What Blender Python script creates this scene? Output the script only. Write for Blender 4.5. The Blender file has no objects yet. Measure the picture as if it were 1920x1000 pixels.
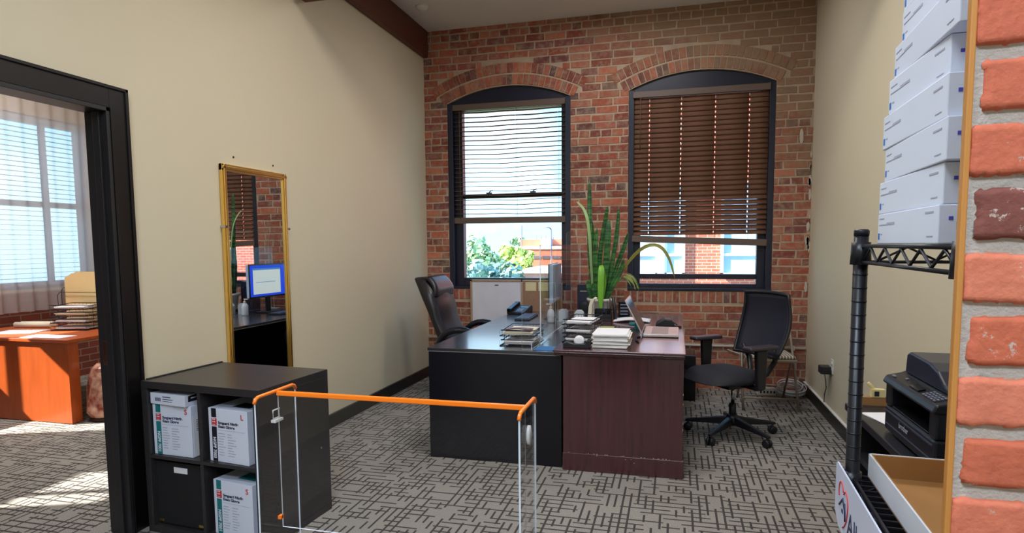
import bpy, bmesh, math, random
from mathutils import Vector, Matrix, noise
random.seed(7)
PI = math.pi
C = bpy.context.scene.collection
SC = bpy.context.scene
V = Vector

# ------------------------------------------------------------------ camera
cd = bpy.data.cameras.new('camera'); cam = bpy.data.objects.new('camera', cd); C.objects.link(cam)
yaw, pitch, roll = math.radians(14.7027), math.radians(4.8472), math.radians(-0.4737)
f_ = V((-math.sin(yaw)*math.cos(pitch), math.cos(yaw)*math.cos(pitch), -math.sin(pitch)))
r0 = V((math.cos(yaw), math.sin(yaw), 0)); u0 = r0.cross(f_)
r_ = math.cos(roll)*r0 + math.sin(roll)*u0; u_ = -math.sin(roll)*r0 + math.cos(roll)*u0
M = Matrix.Identity(4)
for i in range(3):
    M[i][0], M[i][1], M[i][2] = r_[i], u_[i], -f_[i]
M[2][3] = 1.43
cam.matrix_world = M
cd.sensor_width = 36; cd.lens = 36*1170.12/1920; cd.shift_y = 60/1920; cd.clip_start = .02; cd.clip_end = 400
SC.camera = cam

# ------------------------------------------------------------------ world, sun, exposure
SC.view_settings.view_transform = 'Standard'; SC.view_settings.look = 'None'
SC.view_settings.exposure = 0.0; SC.view_settings.gamma = 1.0
w = bpy.data.worlds.new('sky'); SC.world = w; w.use_nodes = True
N = w.node_tree.nodes; L = w.node_tree.links
bg = N['Background']
tc = N.new('ShaderNodeTexCoord'); sp = N.new('ShaderNodeSeparateXYZ'); L.new(tc.outputs['Generated'], sp.inputs[0])
cr = N.new('ShaderNodeValToRGB'); L.new(sp.outputs['Z'], cr.inputs[0])
cr.color_ramp.elements[0].position = 0.0; cr.color_ramp.elements[0].color = (0.60, 1.12, 1.45, 1)
cr.color_ramp.elements[1].position = 0.55; cr.color_ramp.elements[1].color = (0.34, 0.86, 1.55, 1)
nz = N.new('ShaderNodeTexNoise'); nz.inputs['Scale'].default_value = 3.2; nz.inputs['Detail'].default_value = 5
L.new(tc.outputs['Generated'], nz.inputs['Vector'])
c2 = N.new('ShaderNodeValToRGB'); L.new(nz.outputs[0], c2.inputs[0])
c2.color_ramp.elements[0].position = .5; c2.color_ramp.elements[1].position = .72
mx = N.new('ShaderNodeMixRGB'); L.new(c2.outputs[0], mx.inputs[0]); L.new(cr.outputs[0], mx.inputs[1]); mx.inputs[2].default_value = (1.1, 1.35, 1.5, 1)
L.new(mx.outputs[0], bg.inputs[0]); bg.inputs[1].default_value = 1.7
sd = bpy.data.lights.new('sun', 'SUN'); so = bpy.data.objects.new('sun', sd); C.objects.link(so)
sd.energy = 22; sd.angle = math.radians(.6); sd.color = (1, .93, .82)
so.rotation_euler = V((1, .4, -.786)).to_track_quat('-Z', 'Y').to_euler(); so.location = (-30, -14, 30)

# ------------------------------------------------------------------ helpers
def lin(r, g, b):
    f = lambda c: (c/255/12.92) if c/255 <= .04045 else ((c/255+.055)/1.055)**2.4
    return (f(r), f(g), f(b), 1)
MATS = {}
def mat(name, col, rough=.5, metal=0, var=.1, vscale=8, bump=0, bscale=60, spec=.5, stretch=None, coat=0):
    if name in MATS: return MATS[name]
    m = bpy.data.materials.new(name); m.use_nodes = True; n = m.node_tree.nodes; l = m.node_tree.links
    p = n['Principled BSDF']; c = lin(*col)
    p.inputs['Roughness'].default_value = rough; p.inputs['Metallic'].default_value = metal
    p.inputs['Specular IOR Level'].default_value = spec; p.inputs['Coat Weight'].default_value = coat
    t = n.new('ShaderNodeTexCoord'); mp = n.new('ShaderNodeMapping'); l.new(t.outputs['Object'], mp.inputs[0])
    if stretch: mp.inputs['Scale'].default_value = stretch
    z = n.new('ShaderNodeTexNoise'); z.inputs['Scale'].default_value = vscale; z.inputs['Detail'].default_value = 4
    l.new(mp.outputs[0], z.inputs['Vector'])
    x = n.new('ShaderNodeMixRGB'); l.new(z.outputs[0], x.inputs[0])
    x.inputs[1].default_value = tuple(v*(1-var) for v in c[:3])+(1,); x.inputs[2].default_value = tuple(min(1, v*(1+var)) for v in c[:3])+(1,)
    l.new(x.outputs[0], p.inputs['Base Color'])
    if bump:
        b = n.new('ShaderNodeBump'); b.inputs['Strength'].default_value = bump; b.inputs['Distance'].default_value = .004
        z2 = n.new('ShaderNodeTexNoise'); z2.inputs['Scale'].default_value = bscale; z2.inputs['Detail'].default_value = 3
        l.new(mp.outputs[0], z2.inputs['Vector']); l.new(z2.outputs[0], b.inputs['Height']); l.new(b.outputs[0], p.inputs['Normal'])
    MATS[name] = m; return m
def clear(name, tint=(1, 1, 1), refl=1.0):
    m = bpy.data.materials.new(name); m.use_nodes = True; n = m.node_tree.nodes; l = m.node_tree.links
    for q in list(n):
        if q.type != 'OUTPUT_MATERIAL': n.remove(q)
    tr = n.new('ShaderNodeBsdfTransparent'); tr.inputs[0].default_value = (*tint, 1)
    gl = n.new('ShaderNodeBsdfGlossy'); gl.inputs['Roughness'].default_value = .02
    fr = n.new('ShaderNodeLayerWeight'); fr.inputs[0].default_value = .5
    pw = n.new('ShaderNodeMath'); pw.operation = 'POWER'; pw.inputs[1].default_value = 5; l.new(fr.outputs['Facing'], pw.inputs[0])
    mu = n.new('ShaderNodeMath'); mu.operation = 'MULTIPLY_ADD'; mu.inputs[1].default_value = refl*.9; mu.inputs[2].default_value = .035*refl; l.new(pw.outputs[0], mu.inputs[0])
    x = n.new('ShaderNodeMixShader'); l.new(mu.outputs[0], x.inputs[0]); l.new(tr.outputs[0], x.inputs[1]); l.new(gl.outputs[0], x.inputs[2])
    l.new(x.outputs[0], n['Material Output'].inputs[0]); MATS[name] = m; return m
def sheer(name, col, a, trans=.5):
    m = bpy.data.materials.new(name); m.use_nodes = True; n = m.node_tree.nodes; l = m.node_tree.links
    for q in list(n):
        if q.type != 'OUTPUT_MATERIAL': n.remove(q)
    tr = n.new('ShaderNodeBsdfTransparent'); d = n.new('ShaderNodeBsdfDiffuse'); t = n.new('ShaderNodeBsdfTranslucent')
    nz = n.new('ShaderNodeTexNoise'); nz.inputs['Scale'].default_value = 40
    mc = n.new('ShaderNodeMixRGB'); l.new(nz.outputs[0], mc.inputs[0]); c = lin(*col)
    mc.inputs[1].default_value = tuple(v*.9 for v in c[:3])+(1,); mc.inputs[2].default_value = c
    l.new(mc.outputs[0], d.inputs[0]); l.new(mc.outputs[0], t.inputs[0])
    x = n.new('ShaderNodeMixShader'); x.inputs[0].default_value = trans; l.new(d.outputs[0], x.inputs[1]); l.new(t.outputs[0], x.inputs[2])
    y = n.new('ShaderNodeMixShader'); y.inputs[0].default_value = a; l.new(tr.outputs[0], y.inputs[1]); l.new(x.outputs[0], y.inputs[2])
    l.new(y.outputs[0], n['Material Output'].inputs[0]); MATS[name] = m; return m
def emit(name, col, s, base=(.02, .02, .02)):
    m = bpy.data.materials.new(name); m.use_nodes = True; p = m.node_tree.nodes['Principled BSDF']
    p.inputs['Base Color'].default_value = (*base, 1); p.inputs['Emission Color'].default_value = lin(*col); p.inputs['Emission Strength'].default_value = s
    MATS[name] = m; return m

ROOTS = {}
class MB:
    def __init__(s): s.bm = bmesh.new(); s.mi = 0; s.cols = None
    def face(s, vs, mi=None):
        f = s.bm.faces.new([v if not isinstance(v, (tuple, Vector)) else s.bm.verts.new(v) for v in vs]); f.material_index = s.mi if mi is None else mi; return f
    def box(s, x0, x1, y0, y1, z0, z1, mi=None, T=None):
        p = [V((x, y, z)) for z in (z0, z1) for y in (y0, y1) for x in (x0, x1)]
        if T: p = [T @ q for q in p]
        v = [s.bm.verts.new(q) for q in p]
        for a in ((0, 2, 3, 1), (4, 5, 7, 6), (0, 1, 5, 4), (2, 6, 7, 3), (0, 4, 6, 2), (1, 3, 7, 5)): s.face([v[i] for i in a], mi)
        return v
    def prism(s, poly, lo, hi, axis='y', mi=None, T=None):
        def P(a, b, h): return V((a, h, b)) if axis == 'y' else (V((h, a, b)) if axis == 'x' else V((a, b, h)))
        A = [P(a, b, lo) for a, b in poly]; B = [P(a, b, hi) for a, b in poly]
        if T: A = [T @ q for q in A]; B = [T @ q for q in B]
        A = [s.bm.verts.new(q) for q in A]; B = [s.bm.verts.new(q) for q in B]; n = len(A)
        s.face(A[::-1], mi); s.face(B, mi)
        for i in range(n): s.face([A[i], A[(i+1) % n], B[(i+1) % n], B[i]], mi)
    def tube(s, pts, r, seg=8, mi=None, closed=False, cap=True):
        pts = [V(p) for p in pts]; n = len(pts); rr = r if isinstance(r, (list, tuple)) else [r]*n
        rings = []; ref = None
        for i, p in enumerate(pts):
            a = pts[(i-1) % n] if (closed or i > 0) else p; b = pts[(i+1) % n] if (closed or i < n-1) else p
            d = (b-a).normalized()
            if ref is None: ref = V((0, 0, 1)) if abs(d.z) < .9 else V((1, 0, 0))
            x = d.cross(ref)
            if x.length < 1e-4: x = d.cross(V((0, 1, .3)))
            x.normalize(); y = x.cross(d).normalized(); ref = y
            rings.append([s.bm.verts.new(p + rr[i]*(math.cos(2*PI*k/seg)*x + math.sin(2*PI*k/seg)*y)) for k in range(seg)])
        for i in range(n if closed else n-1):
            A = rings[i]; B = rings[(i+1) % n]
            for k in range(seg): s.face([A[k], A[(k+1) % seg], B[(k+1) % seg], B[k]], mi).smooth = True
        if cap and not closed: s.face(rings[0][::-1], mi); s.face(rings[-1], mi)
    def lathe(s, prof, cx, cy, seg=24, mi=None, T=None):
        rings = []
        for r, z in prof:
            q = [V((cx+max(r, 1e-4)*math.cos(2*PI*k/seg), cy+max(r, 1e-4)*math.sin(2*PI*k/seg), z)) for k in range(seg)]
            if T: q = [T @ p for p in q]
            rings.append([s.bm.verts.new(p) for p in q])
        for A, B in zip(rings, rings[1:]):
            for k in range(seg): s.face([A[k], A[(k+1) % seg], B[(k+1) % seg], B[k]], mi).smooth = True
        s.face(rings[0][::-1], mi); s.face(rings[-1], mi)
    def grid(s, fn, nu, nv, mi=None, smooth=True):
        g = [[s.bm.verts.new(fn(i/nu, j/nv)) for j in range(nv+1)] for i in range(nu+1)]
        for i in range(nu):
            for j in range(nv): s.face([g[i][j], g[i+1][j], g[i+1][j+1], g[i][j+1]], mi).smooth = smooth
        return g
    def build(s, name, mats, parent=None, bev=0, seg=2, local=False, smooth=False, sub=0, solid=0):
        me = bpy.data.meshes.new(name); bmesh.ops.recalc_face_normals(s.bm, faces=s.bm.faces); s.bm.to_mesh(me); s.bm.free()
        for m in (mats if isinstance(mats, list) else [mats]): me.materials.append(m)
        o = bpy.data.objects.new(name, me); C.objects.link(o)
        if parent is not None:
            r = parent
            while r.parent: r = r.parent
            if not local: me.transform(ROOTS[r].inverted())
            o.parent = parent
        if smooth:
            for p in me.polygons: p.use_smooth = True
        if solid:
            q = o.modifiers.new('thickness', 'SOLIDIFY'); q.thickness = solid; q.offset = 0
        if bev:
            q = o.modifiers.new('bevel', 'BEVEL'); q.width = bev; q.segments = seg; q.limit_method = 'ANGLE'; q.angle_limit = math.radians(40)
        if sub:
            q = o.modifiers.new('subdiv', 'SUBSURF'); q.levels = sub; q.render_levels = sub
        return o
def thing(name, label, cat, loc, rz=0, group=None):
    o = bpy.data.objects.new(name, None); C.objects.link(o); o.empty_display_size = .05
    o.location = loc; o.rotation_euler = (0, 0, rz); o['label'] = label; o['category'] = cat
    if group: o['group'] = group
    ROOTS[o] = Matrix.Translation(V(loc)) @ Matrix.Rotation(rz, 4, 'Z'); return o
def one(mb, name, label, cat, m, group=None, **k):
    o = mb.build(name, m, **k); me = o.data
    xs = [v.co for v in me.vertices]; c = V(((min(v.x for v in xs)+max(v.x for v in xs))/2, (min(v.y for v in xs)+max(v.y for v in xs))/2, min(v.z for v in xs)))
    me.transform(Matrix.Translation(-c)); o.location = c; o['label'] = label; o['category'] = cat
    if group: o['group'] = group
    ROOTS[o] = Matrix.Translation(c); return o
def struct(mb, name, label, m, **k):
    o = mb.build(name, m, **k); o['kind'] = 'structure'; o['label'] = label; ROOTS[o] = Matrix.Identity(4); return o
def text(parent, s, size, origin, xd, yd, m, name='lettering', local=False, fit=None, bold=0):
    cu = bpy.data.curves.new(name, 'FONT'); cu.body = s; cu.size = size; cu.extrude = .0002; cu.offset = bold
    t = bpy.data.objects.new(name, cu); C.objects.link(t); bpy.context.view_layer.update()
    me = bpy.data.meshes.new_from_object(t.evaluated_get(bpy.context.evaluated_depsgraph_get())); bpy.data.objects.remove(t); bpy.data.curves.remove(cu)
    xd = V(xd).normalized(); yd = V(yd).normalized(); zd = xd.cross(yd)
    sx = 1
    if fit:
        wd = max(v.co.x for v in me.vertices); sx = fit/wd
    T = Matrix.Identity(4)
    for i in range(3): T[i][0], T[i][1], T[i][2], T[i][3] = xd[i]*sx, yd[i], zd[i], origin[i]
    me.transform(T); me.materials.clear(); me.materials.append(m)
    r = parent
    while r.parent: r = r.parent
    if not local: me.transform(ROOTS[r].inverted())
    o = bpy.data.objects.new(name, me); C.objects.link(o); o.parent = parent; return o
def inner(root, lx, ly, lz): return ROOTS[root] @ V((lx, ly, lz))

# ------------------------------------------------------------------ common materials
wall_paint = mat('cream_paint', (208, 196, 170), .75, var=.03, vscale=1.5, bump=.05, bscale=200)
ceil_paint = mat('ceiling_paint', (222, 217, 212), .8, var=.03, vscale=2)
black_trim = mat('black_trim_paint', (15, 12, 14), .35, var=.2, vscale=4)
steel_navy = mat('navy_window_paint', (24, 27, 46), .4, var=.15)
beam_wood = mat('stained_beam_wood', (92, 48, 32), .5, var=.35, vscale=6, stretch=(6, .6, 6))
glassm = clear('window_glass', (.97, .99, 1.0), .6)
acryl = clear('clear_acrylic', (.985, .985, .99), .6)
acryl_edge = mat('acrylic_cut_edge', (206, 212, 222), .25, var=.1)
black_plastic = mat('black_plastic', (24, 24, 29), .42, var=.15)
black_gloss = mat('black_gloss_plastic', (18, 18, 22), .2, var=.15)
dark_wire = mat('black_powder_coat', (20, 21, 30), .35, var=.15, metal=.2)
white_paper = mat('white_paper', (232, 230, 235), .7, var=.03)
cream_paper = mat('cream_paper', (226, 217, 196), .7, var=.05)
chrome = mat('chrome', (200, 200, 205), .15, metal=1, var=.03)
white_plastic = mat('white_plastic', (225, 222, 215), .4, var=.04)

def nodes(m): return m.node_tree.nodes, m.node_tree.links
def brick_mat(name, wash=True, chips=False):
    m = bpy.data.materials.new(name); m.use_nodes = True; n, l = nodes(m); p = n['Principled BSDF']; p.inputs['Roughness'].default_value = .85
    p.inputs['Specular IOR Level'].default_value = .2
    a = n.new('ShaderNodeAttribute'); a.attribute_name = 'brick_tone'
    t = n.new('ShaderNodeTexCoord')
    z = n.new('ShaderNodeTexNoise'); z.inputs['Scale'].default_value = 26; z.inputs['Detail'].default_value = 6; z.inputs['Roughness'].default_value = .7; l.new(t.outputs['Object'], z.inputs['Vector'])
    mu = n.new('ShaderNodeMixRGB'); mu.blend_type = 'OVERLAY'; mu.inputs[0].default_value = .38; l.new(a.outputs['Color'], mu.inputs[1]); l.new(z.outputs[0], mu.inputs[2])
    last = mu
    # smeared mortar flecks
    z2 = n.new('ShaderNodeTexNoise'); z2.inputs['Scale'].default_value = 13 if not chips else 26; z2.inputs['Detail'].default_value = 8; z2.inputs['Roughness'].default_value = .75; l.new(t.outputs['Object'], z2.inputs['Vector'])
    r = n.new('ShaderNodeValToRGB'); r.color_ramp.elements[0].position = .47 if not chips else .61; r.color_ramp.elements[1].position = .70 if not chips else .625
    l.new(z2.outputs[0], r.inputs[0])
    x = n.new('ShaderNodeMixRGB'); l.new(r.outputs[0], x.inputs[0]); l.new(last.outputs[0], x.inputs[1]); x.inputs[2].default_value = lin(162, 138, 118) if not chips else lin(186, 170, 160)
    last = x
    if wash:
        # old limewash / mortar smear over the upper right of the wall
        s = n.new('ShaderNodeSeparateXYZ'); l.new(t.outputs['Object'], s.inputs[0])
        m1 = n.new('ShaderNodeMath'); m1.operation = 'MULTIPLY_ADD'; l.new(s.outputs['X'], m1.inputs[0]); m1.inputs[1].default_value = .42; m1.inputs[2].default_value = .0
        m2 = n.new('ShaderNodeMath'); m2.operation = 'MULTIPLY_ADD'; l.new(s.outputs['Z'], m2.inputs[0]); m2.inputs[1].default_value = .62; m2.inputs[2].default_value = -1.55
        m3 = n.new('ShaderNodeMath'); m3.operation = 'ADD'; l.new(m1.outputs[0], m3.inputs[0]); l.new(m2.outputs[0], m3.inputs[1])
        z3 = n.new('ShaderNodeTexNoise'); z3.inputs['Scale'].default_value = 4; z3.inputs['Detail'].default_value = 6; l.new(t.outputs['Object'], z3.inputs['Vector'])
        m4 = n.new('ShaderNodeMath'); m4.operation = 'MULTIPLY_ADD'; l.new(z3.outputs[0], m4.inputs[0]); m4.inputs[1].default_value = 1.5; m4.inputs[2].default_value = -.75
        m5 = n.new('ShaderNodeMath'); m5.operation = 'ADD'; l.new(m3.outputs[0], m5.inputs[0]); l.new(m4.outputs[0], m5.inputs[1])
        rr = n.new('ShaderNodeValToRGB'); rr.color_ramp.elements[0].position = .0; rr.color_ramp.elements[1].position = .65; rr.color_ramp.elements[1].color = (.82, .82, .82, 1); l.new(m5.outputs[0], rr.inputs[0])
        y = n.new('ShaderNodeMixRGB'); l.new(rr.outputs[0], y.inputs[0]); l.new(last.outputs[0], y.inputs[1]); y.inputs[2].default_value = lin(150, 124, 98); last = y
    l.new(last.outputs[0], p.inputs['Base Color'])
    b = n.new('ShaderNodeBump'); b.inputs['Strength'].default_value = .6; b.inputs['Distance'].default_value = .006 if not chips else .002
    zb = n.new('ShaderNodeTexNoise'); zb.inputs['Scale'].default_value = 45 if not chips else 160; zb.inputs['Detail'].default_value = 6; l.new(t.outputs['Object'], zb.inputs['Vector'])
    l.new(zb.outputs[0], b.inputs['Height']); l.new(b.outputs[0], p.inputs['Normal'])
    return m
mortar = mat('lime_mortar', (182, 160, 138), .9, var=.25, vscale=9, bump=.6, bscale=70, spec=.1)
mortar_grey = mat('grey_mortar', (178, 168, 160), .9, var=.1, vscale=30, bump=.5, bscale=220, spec=.1)

def carpet_mat():
    m = bpy.data.materials.new('woven_dash_carpet'); m.use_nodes = True; n, l = nodes(m); p = n['Principled BSDF']
    p.inputs['Roughness'].default_value = .95; p.inputs['Specular IOR Level'].default_value = .1
    t = n.new('ShaderNodeTexCoord'); s = n.new('ShaderNodeSeparateXYZ'); l.new(t.outputs['Object'], s.inputs[0])
    def mth(op, a, b=None, c=None):
        q = n.new('ShaderNodeMath'); q.operation = op
        for i, v in enumerate((a, b, c)):
            if v is None: continue
            if isinstance(v, (int, float)): q.inputs[i].default_value = v
            else: l.new(v, q.inputs[i])
        return q.outputs[0]
    def dashes(along, across, pitch, length, width, prob, seed):
        row = mth('DIVIDE', across, pitch); ri = mth('FLOOR', row); rf = mth('FRACT', row)
        wn = n.new('ShaderNodeTexWhiteNoise'); wn.noise_dimensions = '2D'
        cb = n.new('ShaderNodeCombineXYZ'); l.new(ri, cb.inputs[0]); cb.inputs[1].default_value = seed; l.new(cb.outputs[0], wn.inputs['Vector'])
        u = mth('ADD', mth('DIVIDE', along, length), mth('MULTIPLY', wn.outputs['Value'], 7.0)); ui = mth('FLOOR', u)
        wn2 = n.new('ShaderNodeTexWhiteNoise'); wn2.noise_dimensions = '3D'
        cb2 = n.new('ShaderNodeCombineXYZ'); l.new(ri, cb2.inputs[0]); l.new(ui, cb2.inputs[1]); cb2.inputs[2].default_value = seed; l.new(cb2.outputs[0], wn2.inputs['Vector'])
        on = mth('LESS_THAN', wn2.outputs['Value'], prob)
        inw = mth('LESS_THAN', mth('ABSOLUTE', mth('SUBTRACT', rf, .5)), width/pitch/2)
        return mth('MULTIPLY', on, inw)
    X, Y = s.outputs['X'], s.outputs['Y']
    d = mth('MAXIMUM', dashes(X, Y, .052, .090, .0125, .64, 3.0), dashes(Y, X, .041, .088, .0115, .58, 11.0))
    z = n.new('ShaderNodeTexNoise'); z.inputs['Scale'].default_value = 260; z.inputs['Detail'].default_value = 2; l.new(t.outputs['Object'], z.inputs['Vector'])
    cr = n.new('ShaderNodeValToRGB'); cr.color_ramp.elements[0].position = .35; cr.color_ramp.elements[0].color = lin(114, 110, 106); cr.color_ramp.elements[1].position = .65; cr.color_ramp.elements[1].color = lin(168, 162, 154)
    l.new(z.outputs[0], cr.inputs[0])
    x = n.new('ShaderNodeMixRGB'); l.new(d, x.inputs[0]); l.new(cr.outputs[0], x.inputs[1]); x.inputs[2].default_value = lin(70, 66, 65)
    l.new(x.outputs[0], p.inputs['Base Color'])
    b = n.new('ShaderNodeBump'); b.inputs['Strength'].default_value = .4; b.inputs['Distance'].default_value = .003; l.new(z.outputs[0], b.inputs['Height']); l.new(b.outputs[0], p.inputs['Normal'])
    return m
carpet = carpet_mat()

# ------------------------------------------------------------------ room shell
XL, XR, YB, ZC = -2.635, 1.215, 6.4, 3.70
XW = -6.5                      # west wall of the adjoining room
mb = MB(); mb.box(-6.9, 3.3, -3.2, 6.8, -.2, 0); struct(mb, 'floor', 'grey beige carpet with dark woven dashes', carpet)
mb = MB(); mb.box(-6.9, 3.3, -3.2, 6.8, ZC, ZC+.25); struct(mb, 'ceiling', 'plain painted ceiling above the brick wall', ceil_paint)

# window openings (x0, x1, z0, spring z, apex z)
W1 = (-2.375, -1.05, .968, 2.935, 3.085)
W2 = (-.47, .888, .968, 2.945, 3.098)
def arch_geo(wd):
    x0, x1, z0, zs, za = wd; h = (x1-x0)/2; rise = za-zs; R = (h*h+rise*rise)/(2*rise); return (x0+x1)/2, za-R, R
def arch_z(wd, x):
    cx, cz, R = arch_geo(wd); return cz+math.sqrt(max(0, R*R-(x-cx)**2))
mb = MB()
def wallcol(x0, x1, z0, z1): mb.box(x0, x1, YB, 6.72, z0, z1)
wallcol(XW-.3, W1[0], 0, ZC); wallcol(W1[1], W2[0], 0, ZC); wallcol(W2[1], XR+.1, 0, ZC)
for wd in (W1, W2):
    wallcol(wd[0], wd[1], 0, wd[2])
    arc = [(wd[0]+(wd[1]-wd[0])*i/20, 0) for i in range(21)]; arc = [(x, arch_z(wd, x)) for x, _ in arc]
    mb.prism(arc+[(wd[1], ZC), (wd[0], ZC)], YB, 6.72, 'y')
wall_back = struct(mb, 'wall_back', 'exposed old red brick wall with two arched windows', mortar)
# individual bricks laid on the mortar bed (one mesh, a tone per brick)
class Bricks:
    def __init__(s): s.mb = MB(); s.t = []
    def add(s, P, n, d, tone, ins=.004):
        """P: four corners, n: outward normal, d: how proud the face is"""
        c = sum(P, V())/4; A = [s.mb.bm.verts.new(p - n*.004) for p in P]
        B = [s.mb.bm.verts.new(p+(c-p).normalized()*ins*random.uniform(.6, 1.6)+n*d*random.uniform(.75, 1.25)) for p in P]
        k = 1+4
        s.mb.face(B)
        for i in range(4): s.mb.face([A[i], A[(i+1) % 4], B[(i+1) % 4], B[i]])
        s.t += [tone]*k
    def done(s, name, m, parent):
        o = s.mb.build(name, m, parent)
        a = o.data.attributes.new('brick_tone', 'FLOAT_COLOR', 'FACE')
        for i, t in enumerate(s.t): a.data[i].color = t
        return o
TONES = [(160, 88, 70), (168, 94, 72), (150, 80, 66), (176, 102, 78), (140, 78, 68), (168, 106, 86), (128, 78, 74), (182, 110, 84), (156, 92, 76)]
def tone(dark=.05):
    c = random.choice(TONES); k = random.uniform(.88, 1.08)
    if random.random() < dark: c = (108, 80, 76)
    return lin(*[min(255, v*k) for v in c])
br = Bricks(); n_ = V((0, -1, 0)); course = .0762; mj = .013
row = 0; z = .0
while z < ZC-.01:
    z1 = min(z+course-mj, ZC); zm = (z+z1)/2
    cuts = []
    for wd in (W1, W2):
        cx, cz, R = arch_geo(wd)
        if wd[2]-.118 < zm < wd[3]+.02: cuts.append((wd[0], wd[1]) if zm > wd[2]-.0 else (wd[0]-.03, wd[1]+.03))
        elif zm >= wd[3]+.02:
            Ro = R+.245
            if zm < cz+Ro:
                h = math.sqrt(Ro*Ro-(zm-cz)**2); h = min(h, (wd[1]-wd[0])/2+.115); cuts.append((cx-h, cx+h))
    iv = []; a = XL
    for c0, c1 in sorted(cuts): iv.append((a, c0)); a = c1
    iv.append((a, XR))
    header = (row % 7 == 5)
    Lb = .108 if header else .212
    for a, b in iv:
        x = a - (random.uniform(0, .04)+(0 if row % 2 else Lb/2 + .003))
        while x < b:
            l_ = Lb*random.uniform(.93, 1.06); x0, x1 = max(x, a), min(x+l_-mj*.8, b)
            if x1-x0 > .025:
                j = lambda: random.uniform(-.0045, .0045)
                P = [V((x0+j(), YB, z+j())), V((x1+j(), YB, z+j())), V((x1+j(), YB, z1+j())), V((x0+j(), YB, z1+j()))]
                br.add(P, n_, .0045, tone())
            x += l_
    z += course; row += 1
for wd in (W1, W2):                                   # two rings of header bricks over each arch, a rowlock course under each sill
    cx, cz, R = arch_geo(wd); half = math.asin(((wd[1]-wd[0])/2+.0)/R)
    for ring in range(2):
        ri = R+.006+ring*.118; ro = ri+.104; nb = 26
        hh = half*(1.06 if ring == 0 else 1.12)
        for k in range(nb):
            a0 = -hh+2*hh*k/nb; a1 = -hh+2*hh*(k+1)/nb-.0075/ri
            P = [V((cx+r*math.sin(a), YB, cz+r*math.cos(a))) for r, a in ((ri, a0), (ri, a1), (ro, a1), (ro, a0))]
            br.add(P, n_, .007, tone(.05))
    x = wd[0]-.03
    while x < wd[1]+.02:
        P = [V((x, YB, wd[2]-.112)), V((x+.054, YB, wd[2]-.112)), V((x+.054, YB, wd[2]-.006)), V((x, YB, wd[2]-.006))]
        br.add(P, n_, .008, tone(.1)); x += .0685
br.done('brick', brick_mat('old_red_brick'), wall_back)
# flecks of pale plaster left on the bricks by the right corner
plaster = mat('old_plaster', (196, 184, 168), .9, var=.1)
mb = MB()
for k in range(16):
    zz = random.uniform(.9, 2.35) if k > 1 else (2.42, 1.02)[k]; xx = XR-random.uniform(.006, .03) if k else XR-.1
    s_ = random.uniform(.012, .03) if k else .035
    P = [V((xx+s_*math.cos(q)*.55*random.uniform(.7, 1.2), YB-.0095, zz+s_*math.sin(q)*1.9*random.uniform(.7, 1.2))) for q in [2*PI*i/9 for i in range(9)]]
    mb.face([mb.bm.verts.new(p) for p in P])
mb.build('plaster_flecks', plaster, wall_back, solid=.003)

# left wall with doorway, right wall
DY0, DY1, DZ = 1.46, 2.45, 2.10
mb = MB(); t0 = XL-.105
mb.box(t0, XL, -3.0, DY0, 0, ZC); mb.box(t0, XL, DY1, YB, 0, ZC); mb.box(t0, XL, DY0, DY1, DZ, ZC)
struct(mb, 'wall_left', 'cream painted wall with a doorway and brass mirror', wall_paint)
mb = MB(); mb.box(XR, XR+.12, .86, YB, 0, ZC); struct(mb, 'wall_right', 'cream painted wall beside the printer', wall_paint)
mb = MB(); mb.box(-6.9, 3.3, -3.2, -3.0, 0, ZC); struct(mb, 'wall_behind', 'painted wall behind the reception side', wall_paint)
mb = MB(); mb.box(3.0, 3.2, -3.0, .86, 0, ZC); struct(mb, 'wall_east', 'painted wall of the reception side', wall_paint)
# dark timber beams
mb = MB(); mb.box(XL, -2.575, 4.4, YB-.012, 3.43, ZC); struct(mb, 'trim_1', 'dark stained timber beam along the top of the left wall', beam_wood, bev=.006)
mb = MB(); mb.box(XL, XR, 3.95, 4.18, 3.205, ZC); struct(mb, 'trim_2', 'dark stained timber beam crossing the ceiling', beam_wood, bev=.006)
# baseboards
mb = MB(); mb.box(XL, XL+.016, 2.56, YB, 0, .105); mb.box(XL, XL+.02, 2.56, YB, .095, .108); struct(mb, 'baseboard_left', 'black baseboard along the cream wall', black_trim)
mb = MB(); mb.box(XR-.016, XR, .9, YB, 0, .105); struct(mb, 'baseboard_right', 'black baseboard below the wall outlet', black_trim)
mb = MB(); mb.box(XR-.02, XR, .9, YB, .105, .113); struct(mb, 'trim_3', 'pale caulk bead on top of the right baseboard', white_plastic)
# door frame
jamb_lit_black = mat('lit_black_jamb_paint', (36, 34, 37), .4, var=.15)  # black jamb painted lighter for the light from the next room
mb = MB()
mb.box(XL, XL+.022, DY1, DY1+.105, 0, DZ+.105); mb.box(XL, XL+.022, DY0-.105, DY0, 0, DZ+.105); mb.box(XL, XL+.022, DY0, DY1, DZ, DZ+.105)
mb.box(XL, XL+.03, DY1+.088, DY1+.105, 0, DZ+.105); mb.box(XL, XL+.03, DY0-.105, DY1+.105, DZ+.09, DZ+.105); mb.box(XL, XL+.028, DY1, DY1+.012, 0, DZ)
mb.box(t0-.004, t0, DY1, DY1+.1, 0, DZ+.1); mb.box(t0-.004, t0, DY0-.1, DY0, 0, DZ+.1); mb.box(t0-.004, t0, DY0-.1, DY1+.1, DZ, DZ+.1)
door1 = struct(mb, 'door_1', 'black door frame into the adjoining office', black_trim, bev=.003)
mb = MB(); mb.box(t0-.004, XL+.022, DY1-.02, DY1, 0, DZ); mb.box(t0-.004, XL+.022, DY0, DY0+.02, 0, DZ); mb.box(t0-.004, XL+.022, DY0, DY1, DZ-.02, DZ)
mb.box(XL-.05, XL-.012, DY1-.034, DY1-.02, 0, DZ-.02)
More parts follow.
